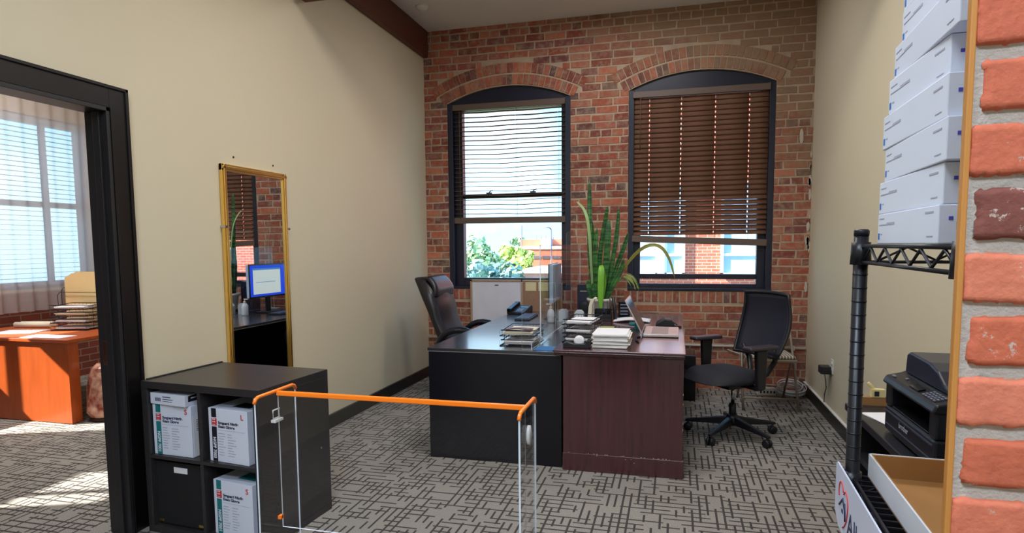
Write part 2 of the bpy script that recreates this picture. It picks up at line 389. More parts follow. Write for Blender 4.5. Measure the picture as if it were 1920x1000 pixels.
mb.build('jamb', jamb_lit_black, door1, bev=.002)
mb = MB(); mb.box(XL-.085, XL-.06, DY1-.0235, DY1-.02, .86, .98); mb.build('strike_plate', chrome, door1, bev=.001)

# ------------------------------------------------------------------ windows of the brick wall
def sash_window(name, label, wd, gx0, gx1, rails, gz0):
    x0, x1, z0, zs, za = wd; root = MB()
    y0, y1 = YB+.03, YB+.16
    arc = [(x0+(x1-x0)*i/20, arch_z(wd, x0+(x1-x0)*i/20)) for i in range(21)]
    zt = zs-.025
    root.prism(arc[::-1]+[(x0, zt), (x1, zt)], y0, y1)           # solid lunette panel under the arch
    root.box(x0, x0+.055, YB-.004, y1, z0, zs); root.box(x1-.055, x1, YB-.004, y1, z0, zs)
    root.box(x0, x1, YB-.012, y1, z0, z0+.028)
    o = struct(root, name, label, steel_navy, bev=.004)
    m = MB()
    m.box(x0+.055, gx0, y0+.03, y1-.01, z0+.028, zt); m.box(gx1, x1-.055, y0+.03, y1-.01, z0+.028, zt)
    m.box(gx0, gx1, y0+.03, y1-.01, z0+.028, gz0); m.box(gx0, gx1, y0+.03, y1-.01, 2.86, zt)
    for a, b in rails: m.box(gx0, gx1, y0+.05, y1-.02, a, b)
    m.build('sash_frame', steel_navy, o, bev=.003)
    m = MB(); m.box(gx0, gx1, y1-.05, y1-.045, gz0, 2.87); m.build('pane', glassm, o)
    return o
win1 = sash_window('window_1', 'arched navy sash window looking out to trees', W1, -2.232, -1.155, [(1.94, 1.985)], 1.084)
win2 = sash_window('window_2', 'arched navy sash window behind a closed brown blind', W2, -.352, .757, [(1.082, 1.132)], 1.036)
lock = mat('sash_lock_metal', (40, 40, 48), .35, metal=.6)
for xx in (-1.94, -1.46):
    mb = MB(); mb.box(xx-.03, xx+.03, YB+.055, YB+.08, 1.985, 1.997); mb.tube([(xx, YB+.06, 1.997), (xx+.02, YB+.055, 2.012), (xx+.045, YB+.05, 2.018)], .005, 6); mb.build('sash_lock', lock, win1)

# blinds
slat_mat = sheer('brown_blind_slat', (136, 100, 82), 1.0, .3)
rail_mat = mat('brown_blind_rail', (98, 80, 70), .45, var=.12, vscale=5, stretch=(.5, 6, 6))
cord_mat = mat('blind_cord', (96, 78, 68), .8)
def blind(name, label, x0, x1, ztop, y, slats, brail, holes, sag=0):
    r = thing(name, label, 'window blind', ((x0+x1)/2, y, brail[1]-.05))
    m = MB(); m.box(x0, x1, y-.035, y+.03, ztop-.062, ztop); m.build('headrail', rail_mat, r, bev=.004)
    m = MB()
    for z, ang in slats:
        ca, sa = math.cos(ang), math.sin(ang); hw = .027
        segs = []; a = x0+.008
        for h in holes: segs.append((a, h-.0045)); a = h+.0045
        segs.append((a, x1-.008))
        zz = lambda x: z - sag*math.sin(PI*(x-x0)/(x1-x0))**2*(.6+.4*math.sin(x*9+z*5))
        def strip(a, b, u0, u1, n):
            m.grid(lambda u, v: V((a+(b-a)*u, y+ca*(u0+(u1-u0)*v), zz(a+(b-a)*u)+sa*(u0+(u1-u0)*v)+.0035*(1-((u0+(u1-u0)*v)/hw)**2))), n, 4)
        for a, b in segs: strip(a, b, -hw, hw, 6 if sag else 1)
        for h in holes: strip(h-.0045, h+.0045, -hw, -hw*.42, 1); strip(h-.0045, h+.0045, hw*.42, hw, 1)
    m.build('slats', slat_mat, r, solid=.0028)
    m = MB(); zl, zr = brail; T = Matrix.Translation((x0, 0, zl)) @ Matrix.Rotation(-math.atan2(zr-zl, x1-x0), 4, 'Y')
    m.box(0, x1-x0, y-.027, y+.027, -.032, .032, T=T); m.build('bottom_rail', rail_mat, r, bev=.004)
    m = MB()
    for h in holes:
        zb = zl+(zr-zl)*(h-x0)/(x1-x0)
        for dy in (-.027, .027): m.tube([(h+.012, y+dy, ztop-.06), (h+.012, y+dy, zb+.03)], .0011, 5)
    m.build('ladder_cord', cord_mat, r)
    return r
sl = [(2.84-.0485*k, math.radians(-1+.4*k if k < 20 else 0)) for k in range(23)]
b1 = blind('window_blind', 'dark venetian blind with open slats half raised over the left arched window', -2.325, -1.105, 2.925, YB+.045, sl, (1.703, 1.698), [-2.19, -1.64, -1.19], .012)
mb = MB(); mb.tube([(-2.245, YB+.005, 2.86), (-2.245, YB+.0, 1.72)], .003, 6); mb.build('pull_cord', cord_mat, b1)
sl = []; z = 2.835; k = 0
while z > 1.53:
    ang = 76 if z > 1.90 else 60 - 3*(1.93-z)/.4
    sl.append((z, math.radians(ang))); z -= .0478; k += 1
b2 = blind('window_blind', 'brown venetian blind with closed slats and a crooked bottom rail', -.428, .838, 2.925, YB+.012, sl, (1.488, 1.438), [-.268, .034, .350, .657])
mb = MB(); mb.tube([(-.355, YB-.022, 2.86), (-.356, YB-.024, 2.35)], .004, 6); mb.build('tilt_wand', cord_mat, b2)

# wall conduit below the windows
mb = MB(); mb.tube([(-2.62, YB-.022, .432), (1.205, YB-.022, .432)], .012, 8)
for xx in (-2.2, -1.0, .35, 1.1): mb.box(xx-.008, xx+.008, YB-.036, YB, .412, .452)
one(mb, 'conduit', 'thin pale conduit running low along the brick wall', 'pipe', mat('pale_conduit', (196, 190, 184), .5))

# ------------------------------------------------------------------ adjoining office seen through the doorway
westbrick = MB()
WW = [(4.45, 5.80), (2.55, 3.90), (.65, 2.0)]; wz0, wz1 = 1.02, 2.82
ys = [-3.0]
for a, b in sorted(WW): ys += [a, b]
ys.append(6.4)
for i in range(0, len(ys), 2): westbrick.box(XW-.22, XW, ys[i], ys[i+1], 0, ZC)
for a, b in WW: westbrick.box(XW-.22, XW, a, b, 0, wz0); westbrick.box(XW-.22, XW, a, b, wz1, ZC)
bm_ = bpy.data.materials.new('office_brick'); bm_.use_nodes = True; n, l = nodes(bm_); p = n['Principled BSDF']; p.inputs['Roughness'].default_value = .85
t = n.new('ShaderNodeTexCoord'); s = n.new('ShaderNodeSeparateXYZ'); cb = n.new('ShaderNodeCombineXYZ'); l.new(t.outputs['Object'], s.inputs[0]); l.new(s.outputs['Y'], cb.inputs[0]); l.new(s.outputs['Z'], cb.inputs[1])
bt = n.new('ShaderNodeTexBrick'); l.new(cb.outputs[0], bt.inputs[0]); bt.inputs['Scale'].default_value = 1; bt.inputs['Brick Width'].default_value = .212; bt.inputs['Row Height'].default_value = .076; bt.inputs['Mortar Size'].default_value = .006
bt.inputs['Color1'].default_value = lin(140, 66, 50); bt.inputs['Color2'].default_value = lin(112, 54, 46); bt.inputs['Mortar'].default_value = lin(140, 120, 108); l.new(bt.outputs[0], p.inputs[0])
ww_ = struct(westbrick, 'wall_west', 'cream wall around the curtained office windows', wall_paint)
mb = MB(); mb.box(XW, XW+.012, -3, 6.4, 0, .99); mb.build('brick_dado', bm_, ww_)
mb = MB(); mb.box(-11, -6.73, 4.12, 4.34, -7, 6); struct(mb, 'sun_block_wall', 'added brick wall shading the curtained window of the adjoining office', bm_)  # added out of view to keep the sun off the sheer curtain
white_frame = mat('white_window_paint', (214, 212, 214), .5, var=.04)
for i, (a, b) in enumerate(WW):
    m = MB()
    m.box(XW-.15, XW-.06, a, a+.09, wz0, wz1); m.box(XW-.15, XW-.06, b-.09, b, wz0, wz1); m.box(XW-.15, XW-.06, a, b, wz0, wz0+.07); m.box(XW-.15, XW-.06, a, b, wz1-.07, wz1)
    m.box(XW-.14, XW-.07, a, b, 1.88, 1.94)
    m.box(XW-.13, XW-.08, b-.50, b-.455, wz0, wz1)
    o = struct(m, 'window_%d' % (3+i), 'white sash window of the adjoining office', white_frame)
    m = MB(); m.box(XW-.112, XW-.108, a+.08, b-.08, wz0+.06, wz1-.06); m.build('pane', glassm, o)
pale_slat = mat('white_blind_slat', (170, 172, 182), .6)
r = thing('window_blind', 'white venetian blind behind the sheer curtain', 'window blind', (XW-.02, 5.12, 1.06))
m = MB(); m.box(XW-.05, XW-.005, 4.5, 5.75, 2.75, 2.81); m.build('headrail', pale_slat, r)
m = MB()
for k in range(33): m.box(XW-.05, XW-.008, 4.52, 5.73, 2.73-.05*k, 2.733-.05*k)
m.build('slats', pale_slat, r)
m = MB(); m.box(XW-.05, XW-.005, 4.5, 5.75, 1.055, 1.085); m.build('bottom_rail', pale_slat, r)
curtain = sheer('sheer_white_voile', (242, 236, 240), .62, .6)
def drape(name, label, y0, y1, x, z0, z1, waves, amp, m_):
    m = MB()
    m.grid(lambda u, v: V((x+amp*math.sin(u*waves*2*PI+.6*math.sin(v*2.0)+u*3)*(.5+.5*v)+.008*math.sin(u*40), y0+(y1-y0)*u, z1+(z0-z1)*v)), 90, 14)
    return one(m, name, label, 'curtain', m_)
drape('sheer_curtain', 'sheer white curtain hanging over the adjoining office window', 4.25, 6.05, XW+.12, .80, 3.08, 11, .03, curtain)
mb = MB(); mb.tube([(XW+.12, 4.1, 3.09), (XW+.12, 6.2, 3.09)], .012, 10)
for yy in (4.1, 6.2): mb.lathe([(.0, -.02), (.02, -.012), (.024, 0), (.02, .012), (0, .02)], 0, 0, 12, T=Matrix.Translation((XW+.12, yy, 3.09)))
for yy in (4.3, 6.0): mb.box(XW, XW+.12, yy-.006, yy+.006, 3.082, 3.098)
one(mb, 'curtain_rod', 'thin curtain rod above the sheer white curtain', 'curtain rod', dark_wire)
opaque = mat('sun_trim_cloth', (196, 186, 170), .9)  # for unseen cloths added to trim the sun on desk and floor
drape('drape', 'added cream drape that trims the sun at the middle office window', 2.35, 3.03, XW+.06, .3, 3.1, 6, .025, opaque)
drape('sun_trim_curtain', 'added cream curtain that trims the sun low in the third office window', 1.43, 2.15, XW+.06, .6, 2.2, 5, .012, opaque)
drape('drape', 'added cream drape that narrows the sun patch from the third office window', .4, 1.40, XW+.06, .3, 3.1, 8, .025, opaque)
mb = MB(); mb.box(XW+.02, XW+.03, 3.06, 3.95, 1.77, 2.9); mb.tube([(XW+.025, 3.06, 1.77), (XW+.025, 3.95, 1.77)], .012, 8)
one(mb, 'roller_shade', 'unseen cream roller shade trimming the sun at the middle office window', 'window shade', opaque)

cherry = mat('cherry_desk_veneer', (182, 84, 36), .3, var=.25, vscale=5, stretch=(5, 5, .7), coat=.2)
r = thing('office_desk', 'orange cherry wood desk in the adjoining office', 'desk', (-5.4, 4.4, 0))
m = MB(); m.box(-6.1, -4.73, 3.90, 4.85, .672, .702); m.build('desktop', cherry, r, bev=.005)
m = MB(); m.box(-6.05, -4.755, 3.925, 3.95, 0.004, .672); m.build('front_panel', cherry, r, bev=.002)
m = MB(); m.box(-4.81, -4.755, 3.95, 4.02, .004, .672); m.build('corner_post', cherry, r, bev=.002)
m = MB(); m.box(-4.80, -4.775, 4.38, 4.83, .004, .672); m.build('side_panel', cherry, r, bev=.002)
m = MB(); m.box(-6.07, -6.04, 3.95, 4.83, .004, .672); m.build('side_panel', cherry, r, bev=.002)

# salt lamp
salt = bpy.data.materials.new('pink_rock_salt'); salt.use_nodes = True; n, l = nodes(salt); p = n['Principled BSDF']; p.inputs['Roughness'].default_value = .35
t = n.new('ShaderNodeTexCoord'); z = n.new('ShaderNodeTexNoise'); z.inputs['Scale'].default_value = 14; z.inputs['Detail'].default_value = 7; l.new(t.outputs['Object'], z.inputs['Vector'])
cr = n.new('ShaderNodeValToRGB'); cr.color_ramp.elements[0].position = .35; cr.color_ramp.elements[0].color = lin(140, 52, 38); cr.color_ramp.elements[1].position = .7; cr.color_ramp.elements[1].color = lin(235, 190, 165)
l.new(z.outputs[0], cr.inputs[0]); l.new(cr.outputs[0], p.inputs[0]); p.inputs['Subsurface Weight'].default_value = .15
r = thing('salt_lamp', 'pink rock salt lamp standing on the carpet beside the cherry desk', 'lamp', (-4.635, 4.13, 0))
m = MB()
prof = [(.105, .03), (.135, .07), (.128, .18), (.118, .27), (.105, .37), (.085, .44), (.05, .475), (.0, .482)]
g = []
for k, (rr, zz) in enumerate(prof):
    g.append([m.bm.verts.new(V((-4.635+rr*(1+.13*noise.noise(V((math.cos(a)*2, math.sin(a)*2, zz*9))))*math.cos(a), 4.13+rr*(1+.13*noise.noise(V((math.cos(a)*2+5, math.sin(a)*2, zz*9))))*math.sin(a), zz+.012*noise.noise(V((a, zz*12, 3)))))) for a in [2*PI*i/16 for i in range(16)]])
for A, B in zip(g, g[1:]):
    for i in range(16): m.face([A[i], A[(i+1) % 16], B[(i+1) % 16], B[i]])
m.face(g[0][::-1]); m.face(g[-1]); m.build('salt_rock', salt, r)
m = MB(); m.lathe([(.11, .0), (.115, .012), (.11, .032)], -4.635, 4.13, 20); m.build('base', mat('lamp_base_wood', (50, 26, 18), .5), r)

def letter_tray(name, label, x0, y0, wx, dy, zb, tiers, step, rz, papers, cat='letter tray', parts=True):
    """stacked wire letter trays; local x across the open front, y to the back"""
    r = thing(name, label, cat, (x0, y0, zb), rz); sh = .0
    for k in range(tiers):
        z0 = .004+k*step; m = MB(); h = step*.62
        m.tube([(0, 0, z0), (wx, 0, z0), (wx, dy, z0), (0, dy, z0)], .0036, 6, closed=True)
        top = [(.012, -.012, z0+h), (wx-.012, -.012, z0+h), (wx, dy*.25, z0+h*.72), (wx, dy, z0+h), (0, dy, z0+h), (0, dy*.25, z0+h*.72)]
        m.tube(top, .0036, 6, closed=True)
        for q in range(1, 9): m.tube([(wx*q/9, 0, z0), (wx*q/9, dy, z0), (wx*q/9, dy, z0+h)], .0012, 5)
        for q in range(0, 7): m.tube([(0, dy*q/6, z0+h*.8), (0, dy*q/6, z0), (wx, dy*q/6, z0), (wx, dy*q/6, z0+h*.8)], .0012, 5)
        m.build('tray', dark_wire, r, local=True)
        if k < tiers-1:
            for px, py in ((0, dy*.9), (wx, dy*.9), (0, dy*.35), (wx, dy*.35)):
                m = MB(); m.tube([(px, py, z0+h*.6), (px, py, z0+step)], .0026, 6); m.build('riser', dark_wire, r, local=True)
    return r
def sheets(name, label, cx, cy, zb, wx, dy, n, th, m_, rz=0, jit=.006, group=None, cat='papers'):
    m = MB(); z = zb
    for k in range(n):
        T = Matrix.Translation((cx+random.uniform(-jit, jit), cy+random.uniform(-jit, jit), 0)) @ Matrix.Rotation(rz+random.uniform(-.03, .03)*(jit > .003), 4, 'Z')
        m.box(-wx/2, wx/2, -dy/2, dy/2, z, z+th*.93, T=T); z += th
    return one(m, name, label, cat, m_, group)
# items on the cherry desk
ZD = .702
letter_tray('letter_tray', 'four tier black wire letter tray on the cherry desk', -5.42, 4.33, .33, .27, ZD, 4, .062, .22, 0)
for k, nm in enumerate(('lowest', 'second', 'third', 'top')):
    sheets('paper_stack', 'papers in the %s tier of the wire tray on the cherry desk' % nm, -5.285, 4.49, ZD+.012+.062*k, .28, .20, 4, .004, white_paper if k != 2 else cream_paper, .22)
r = thing('file_rack', 'black wire upright file rack behind the cherry desk tray', 'file rack', (-5.5, 4.72, ZD))
m = MB()
for yy, hh in ((4.66, .32), (4.70, .36), (4.76, .36)):
    m.tube([(-5.72, yy, ZD+.002), (-5.72, yy, ZD+hh-.03), (-5.69, yy, ZD+hh), (-5.23, yy, ZD+hh), (-5.20, yy, ZD+hh-.03), (-5.20, yy, ZD+.002)], .003, 6)
for xx in (-5.72, -5.20): m.tube([(xx, 4.66, ZD+.004), (xx, 4.76, ZD+.004)], .003, 6)
m.build('rack', dark_wire, r)
manila = mat('manila_card', (226, 196, 140), .7, var=.05)
for k, (dy, dx, hh) in enumerate(((4.675, 0, .50), (4.685, .04, .515), (4.73, -.07, .47))):
    m = MB(); m.prism([(-5.64+dx, ZD+.005), (-5.16+dx, ZD+.005), (-5.16+dx, ZD+hh), (-5.55+dx, ZD+hh), (-5.59+dx, ZD+hh-.02), (-5.64+dx, ZD+hh-.04)], dy, dy+.004)
    one(m, 'manila_folder', ('front', 'middle', 'rear')[k]+' manila folder standing in the wire rack on the cherry desk', 'folder', manila)
sheets('paper_sheet', 'loose white sheets at the front of the cherry desk', -5.07, 4.02, ZD, .40, .17, 2, .002, white_paper, .02)
sheets('paper_sheet', 'sunlit loose papers further left on the cherry desk', -5.62, 4.2, ZD, .36, .26, 2, .002, white_paper, .3)
for (a, b, c, d, lb) in ((-5.98, 4.44, -5.62, 4.50, 'front rolled paper lying behind the sunlit papers on the cherry desk'), (-5.98, 4.50, -5.66, 4.56, 'rear rolled paper lying behind the sunlit papers on the cherry desk')):
    m = MB(); m.tube([(a, b, ZD+.026), (c, d, ZD+.026)], .026, 14); one(m, 'rolled_paper', lb, 'paper roll', cream_paper, 'rolled papers on the cherry desk')

# ------------------------------------------------------------------ mirror on the left wall
brass = mat('polished_brass', (246, 206, 122), .28, metal=1, var=.12, vscale=5)
mirm = mat('mirror_silvering', (222, 224, 226), .01, metal=1, var=0)
r = thing('wall_mirror', 'tall narrow mirror in a brass frame on the cream wall', 'mirror', (XL+.002, 3.51, .54))
my0, my1, mz0, mz1 = 3.195, 3.832, .54, 1.932; fw = .042
m = MB()
for a in ((my0, my0+fw, mz0, mz1), (my1-fw, my1, mz0, mz1), (my0, my1, mz0, mz0+fw), (my0, my1, mz1-fw, mz1)):
    m.box(XL+.002, XL+.024, *a[:2], *a[2:])
    d = .012; m.box(XL+.024, XL+.031, a[0]+(0 if a[1]-a[0] > .1 else d), a[1]-(0 if a[1]-a[0] > .1 else d), a[2]+(0 if a[3]-a[2] > .1 else d), a[3]-(0 if a[3]-a[2] > .1 else d))
m.build('frame', brass, r, bev=.005)
m = MB(); m.box(XL+.006, XL+.015, my0+fw-.004, my1-fw+.004, mz0+fw-.004, mz1-fw+.004); m.build('mirror_glass', mirm, r)
for yy in (my0+.005, my1-.005):
    m = MB(); m.box(XL, XL+.036, yy-.013, yy+.013, 1.55, 1.565); m.build('clip', chrome, r, bev=.002)
for yy, zz, lb in ((3.33, 1.985, 'small dark screw in the cream wall above the mirror, nearer the doorway'), (3.72, 1.98, 'small dark screw in the cream wall above the mirror, nearer the brick wall')):
    m = MB(); m.lathe([(.0, 0), (.006, .0), (.006, .004), (0, .006)], 0, 0, 8, T=Matrix.Translation((XL, yy, zz)) @ Matrix.Rotation(PI/2, 4, 'Y'))
    one(m, 'screw', lb, 'screw', dark_wire, 'screws above the mirror')

# ------------------------------------------------------------------ cube bookcase with glove boxes
laminate = mat('black_brown_laminate', (46, 43, 45), .33, var=.18, vscale=3, stretch=(3, 30, 3))
BW, BD, BH = .722, .525, .775; brz = math.radians(-4.6)
# front right corner at (-1.848, 2.432)
ox, oy = -1.848-BW/2*math.cos(brz), 2.432-BW/2*math.sin(brz)
r = thing('cube_bookcase', 'black two by two cube bookcase with glove boxes', 'bookcase', (ox, oy, 0), brz)
x0, x1 = -BW/2, BW/2; tk = .036
def part(name, *b, m_=laminate, bev=.002):
    m = MB(); m.box(*b); return m.build(name, m_, r, bev=bev, local=True)
part('top_panel', x0, x1, 0, BD, BH-tk, BH); part('bottom_panel', x0, x1, 0, BD, 0, tk)
part('side_panel', x0, x0+tk, 0, BD, tk, BH-tk); part('side_panel', x1-tk, x1, 0, BD, tk, BH-tk)
part('back_panel', x0+tk, x1-tk, BD-.008, BD, tk, BH-tk)
SM = .392
part('shelf', x0+tk, x1-tk, .003, BD-.008, SM-.009, SM+.009)
part('divider', -.009, .009, .003, BD-.008, tk, SM-.009); part('divider', -.009, .009, .003, BD-.008, SM+.009, BH-tk)
part('edge_strip', x0, x0+.012, .03, BD, BH, BH+.006)
part('bolt', x1, x1+.002, .44, .452, .36, .372, m_=chrome, bev=0)
# storage bin in the lower left cube
rb = thing('storage_bin', 'black fabric bin with white label in the lower left cube', 'storage bin', tuple(inner(r, -.175, .03, tk+.002)), brz)
m = MB(); hw = .150; dp = .36; hb = .325; th = .006
m.box(-hw, hw, -.0, th, 0, hb); m.box(-hw, hw, dp-th, dp, 0, hb); m.box(-hw, -hw+th, th, dp-th, 0, hb); m.box(hw-th, hw, th, dp-th, 0, hb); m.box(-hw, hw, 0, dp, 0, th)
m.build('body', mat('black_bin_fabric', (17, 16, 20), .8, bump=.3, bscale=300), rb, local=True)
m = MB(); m.box(-.03, .055, -.003, 0, hb-.05, hb-.022); m.build('label', white_paper, rb, local=True)
for sx in (-1, 1):
    m = MB(); m.box(sx*.13-.016, sx*.13+.016, -.003, 0, .012, .024); m.build('corner_clip', brass, rb, local=True)
teal = mat('teal_print', (20, 120, 124), .5); blackp = mat('black_print', (22, 20, 34), .5); redp = mat('red_print', (206, 50, 56), .5); greyp = mat('grey_print', (172, 174, 194), .6); navyp = mat('navy_print', (34, 40, 80), .5)
card_white = mat('glossy_white_card', (222, 226, 244), .4, var=.03)
def glove_case(label, lx, ly, zb, w_, d_, h_, stripe, size, code, rot=0, side_label=False):
    """carton of glove boxes: white card, coloured stripe, red badge and printed front"""
    p0 = inner(r, lx, ly, zb); q = thing('glove_carton', label, 'carton', tuple(p0), brz+rot, 'exam glove cartons in the bookcase')
    m = MB(); m.box(0, w_, 0, d_, 0, h_); m.build('box', card_white, q, bev=.002, local=True)
    e = -.0008
    m = MB(); m.box(.020, .051, e, 0, .002, h_*.655); m.box(.020, .051, e, 0, h_*.83, h_-.001); m.build('stripe', stripe, q, local=True)
    m = MB(); m.box(.0205, .0525, e-.0002, 0, h_*.675, h_*.81); m.build('badge', redp, q, local=True)
    m = MB()
    for k in range(2):
        zz = h_*.735+k*.012; m.box(.0265, .0335, e-.0006, e, zz, zz+.006); m.box(.0365, .0435, e-.0006, e, zz, zz+.006)
    m.box(.0265, .0435, e-.0006, e, h_*.69, h_*.70); m.build('badge_mark', card_white, q, local=True)
    X, Z = (1, 0, 0), (0, 0, 1)
    text(q, 'Synguard Nitrile', .019, (.062, e, h_*.715), X, Z, stripe if stripe is blackp else navyp, local=True, fit=w_*.52, bold=.0007)
    text(q, 'Exam Gloves', .019, (.062, e, h_*.645), X, Z, stripe if stripe is blackp else navyp, local=True, fit=w_*.42, bold=.0007)
    text(q, code, .024, (.0275, e-.0004, h_*.46), (0, 0, -1), (1, 0, 0), card_white, local=True, fit=h_*.40, bold=.0009)
    m = MB(); m.box(w_-.045, w_-.014, e, 0, h_*.81, h_*.96); m.build('size_tag', card_white, q, local=True)
    text(q, size, .036, (w_-.040, e-.0006, h_*.835), X, Z, redp, local=True, bold=.0008)
    m = MB(); random.seed(len(label))
    m.box(.058, w_-.02, e, 0, h_*.60, h_*.606)
    for k in range(9):
        zz = h_*(.53-.05*k); m.box(.060, .060+random.uniform(.025, .045), e, 0, zz, zz+.0035); a = .118; m.box(a, a+random.uniform(.02, .055), e, 0, zz-.001, zz+.0025)
    m.build('printed_lettering', greyp, q, local=True)
    m = MB(); m.box(w_*.42, w_*.86, d_*.2, d_*.5, h_, h_+.0006); m.build('top_panel_print', stripe, q, local=True)
    if side_label:
        m = MB(); m.box(w_, w_+.001, .01, d_*.5, .002, h_*.80); m.build('side_label', white_paper, q, local=True)
        m = MB()
        for k in range(7): m.box(w_+.001, w_+.0015, .03, .05, h_*(.5+.035*k), h_*(.5+.035*k)+.003)
        m.build('barcode', blackp, q, local=True)
    return q
glove_case('white glove carton with a teal stripe in the upper left cube', -.318, .022, SM+.0095, .243, .22, .258, teal, 'S', 'NGPF 7001', rot=math.radians(1), side_label=True)
glove_case('white glove carton with a black stripe in the upper right cube', .030, .03, SM+.0095, .245, .26, .262, blackp, 'L', 'NGPF 7003', rot=math.radians(-3))
glove_case('white glove carton with a teal stripe in the lower right cube', .040, .03, tk+.001, .25, .26, .272, teal, 'S', 'NGPF 7001', rot=math.radians(-4))
p0 = inner(r, -.32, .015, SM+.0095+.2585)
q = thing('glove_box', 'flat glove box lying on top of the upper left carton', 'box', tuple(p0), brz+math.radians(-3))
m = MB(); m.box(0, .235, 0, .13, 0, .056); m.build('box', card_white, q, local=True, bev=.002)
m = MB()
for k in range(11): m.box(.035+.0035*k, .035+.0035*k+(.0012 if k % 3 else .0022), -.0008, 0, .016, .034)
m.box(.085, .14, -.0008, 0, .038, .042); m.box(.085, .155, -.0008, 0, .027, .030); m.box(.085, .15, -.0008, 0, .017, .019)
m.build('barcode', navyp, q, local=True)
m = MB(); m.prism([(.02, .022), (.115, .022), (.115, .05), (.085, .056), (.02, .05)], .235, .2362, 'x'); m.build('printed_panel', blackp, q, local=True)
m = MB(); m.prism([(.035, .036), (.095, .036), (.095, .042), (.035, .042)], .2362, .2372, 'x'); m.build('printed_mark', card_white, q, local=True)

# ------------------------------------------------------------------ orange edged sneeze guard on its counter
orange = mat('orange_edge_film', (255, 124, 18), .35, var=.06)
r = thing('sneeze_guard', 'clear acrylic sneeze guard with bright orange top edges', 'sneeze guard', (-.59, 1.236, .715))
gz = 1.10; gb = .7205
def clearpanel(name, parent, b, local=False):
    m = MB(); x0, x1, y0, y1, z0, z1 = b; m.box(*b)
    dims = (x1-x0, y1-y0, z1-z0); ax = dims.index(min(dims))
    bmesh.ops.recalc_face_normals(m.bm, faces=m.bm.faces)
    for f in m.bm.faces: f.material_index = 0 if abs(f.normal[ax]) > .9 else 1
    return m.build(name, [acryl, acryl_edge], parent, local=local)
clearpanel('main_panel', r, (-.886, -.298, 1.2335, 1.2375, .775, gz-.001))
clearpanel('side_panel', r, (-.892, -.888, 1.158, 1.308, gb, gz-.001))
clearpanel('side_panel', r, (-.295, -.291, 1.165, 1.307, gb, gz-.001))
m = MB(); m.box(-.888, -.295, 1.231, 1.240, gz-.011, gz); m.build('orange_edge', orange, r, bev=.002)
for xa, ya, yb in ((-.890, 1.156, 1.311), (-.293, 1.163, 1.309)):
    m = MB(); m.tube([(xa, ya, gz-.012), (xa, ya+.006, gz-.003), (xa, ya+.014, gz), (xa, yb-.014, gz), (xa, yb-.006, gz-.003), (xa, yb, gz-.012)], .0042, 8); m.build('orange_edge', orange, r)
frost = mat('frosted_clip_plastic', (206, 204, 204), .3)
m = MB(); m.tube([(-.894, 1.226, 1.035), (-.894, 1.250, 1.035), (-.894, 1.250, 1.055), (-.894, 1.226, 1.055)], .002, 6, closed=True); m.box(-.896, -.884, 1.22, 1.25, 1.028, 1.034); m.build('clip', frost, r)
m = MB(); m.box(-.894, -.886, 1.228, 1.24, .795, .803); m.build('clip', orange, r)
m = MB(); m.lathe([(0, -.003), (.013, -.003), (.013, .003), (0, .003)], 0, 0, 18, T=Matrix.Translation((-.290, 1.236, 1.037)) @ Matrix.Diagonal((1, 1, 1.6, 1)) @ Matrix.Rotation(PI/2, 4, 'Y')); m.build('clip', frost, r)
r = thing('reception_counter', 'low reception counter under the clear sneeze guard', 'counter', (-.6, .9, 0))
m = MB(); m.box(-1.0, -.2, .5, 1.312, .685, .715); m.build('worktop', laminate, r, bev=.003)
m = MB(); m.box(-.97, -.23, .55, .80, 0, .685); m.build('body', laminate, r, bev=.003)

# ------------------------------------------------------------------ the two desks
black_desk = mat('black_desk_laminate', (17, 16, 26), .3, var=.15, vscale=4, spec=.45)
black_top = mat('black_desk_gloss_top', (20, 20, 30), .36, var=.15, vscale=4, spec=1.0, coat=1)
black_top.node_tree.nodes['Principled BSDF'].inputs['Coat Roughness'].default_value = .14
groove = mat('pale_edge_groove', (170, 168, 178), .35)
r = thing('office_desk', 'long black desk with phone, keyboard and wire trays', 'desk', (-1.15, 5.0, 0))
m = MB(); m.box(-1.607, -.70, 3.87, 6.27, .731, .752); m.build('desktop', black_top, r, bev=.003)
m = MB(); m.box(-1.605, -.702, 3.8745, 6.26, .7265, .731); m.build('edge_strip', groove, r)
m = MB(); m.box(-1.60, -.694, 3.873, 3.90, 0, .7265); m.build('end_panel', black_desk, r, bev=.002)
m = MB(); m.box(-1.60, -.694, 6.22, 6.25, 0, .7265); m.build('end_panel', black_desk, r, bev=.002)
m = MB(); m.box(-.72, -.700, 3.90, 6.22, .0, .7265); m.build('modesty_panel', black_desk, r)
mahog = bpy.data.materials.new('mahogany_veneer'); mahog.use_nodes = True; n, l = nodes(mahog); p = n['Principled BSDF']; p.inputs['Roughness'].default_value = .26; p.inputs['Specular IOR Level'].default_value = .7; p.inputs['Coat Weight'].default_value = .7; p.inputs['Coat Roughness'].default_value = .12
t = n.new('ShaderNodeTexCoord'); mp = n.new('ShaderNodeMapping'); mp.inputs['Scale'].default_value = (14, 14, .8); l.new(t.outputs['Object'], mp.inputs[0])
z = n.new('ShaderNodeTexNoise'); z.inputs['Scale'].default_value = 3; z.inputs['Detail'].default_value = 6; l.new(mp.outputs[0], z.inputs['Vector'])
cr = n.new('ShaderNodeValToRGB'); cr.color_ramp.elements[0].position = .3; cr.color_ramp.elements[0].color = lin(66, 29, 34); cr.color_ramp.elements[1].position = .75; cr.color_ramp.elements[1].color = lin(82, 38, 43)
l.new(z.outputs[0], cr.inputs[0]); l.new(cr.outputs[0], p.inputs[0])
chip = mat('bare_chipboard', (206, 180, 166), .8)
r = thing('office_desk', 'mahogany desk with laptop, paper stack and potted plant', 'desk', (-.31, 4.9, 0))
m = MB()
m.box(-.737, .066, 3.797, 5.99, .766, .780)
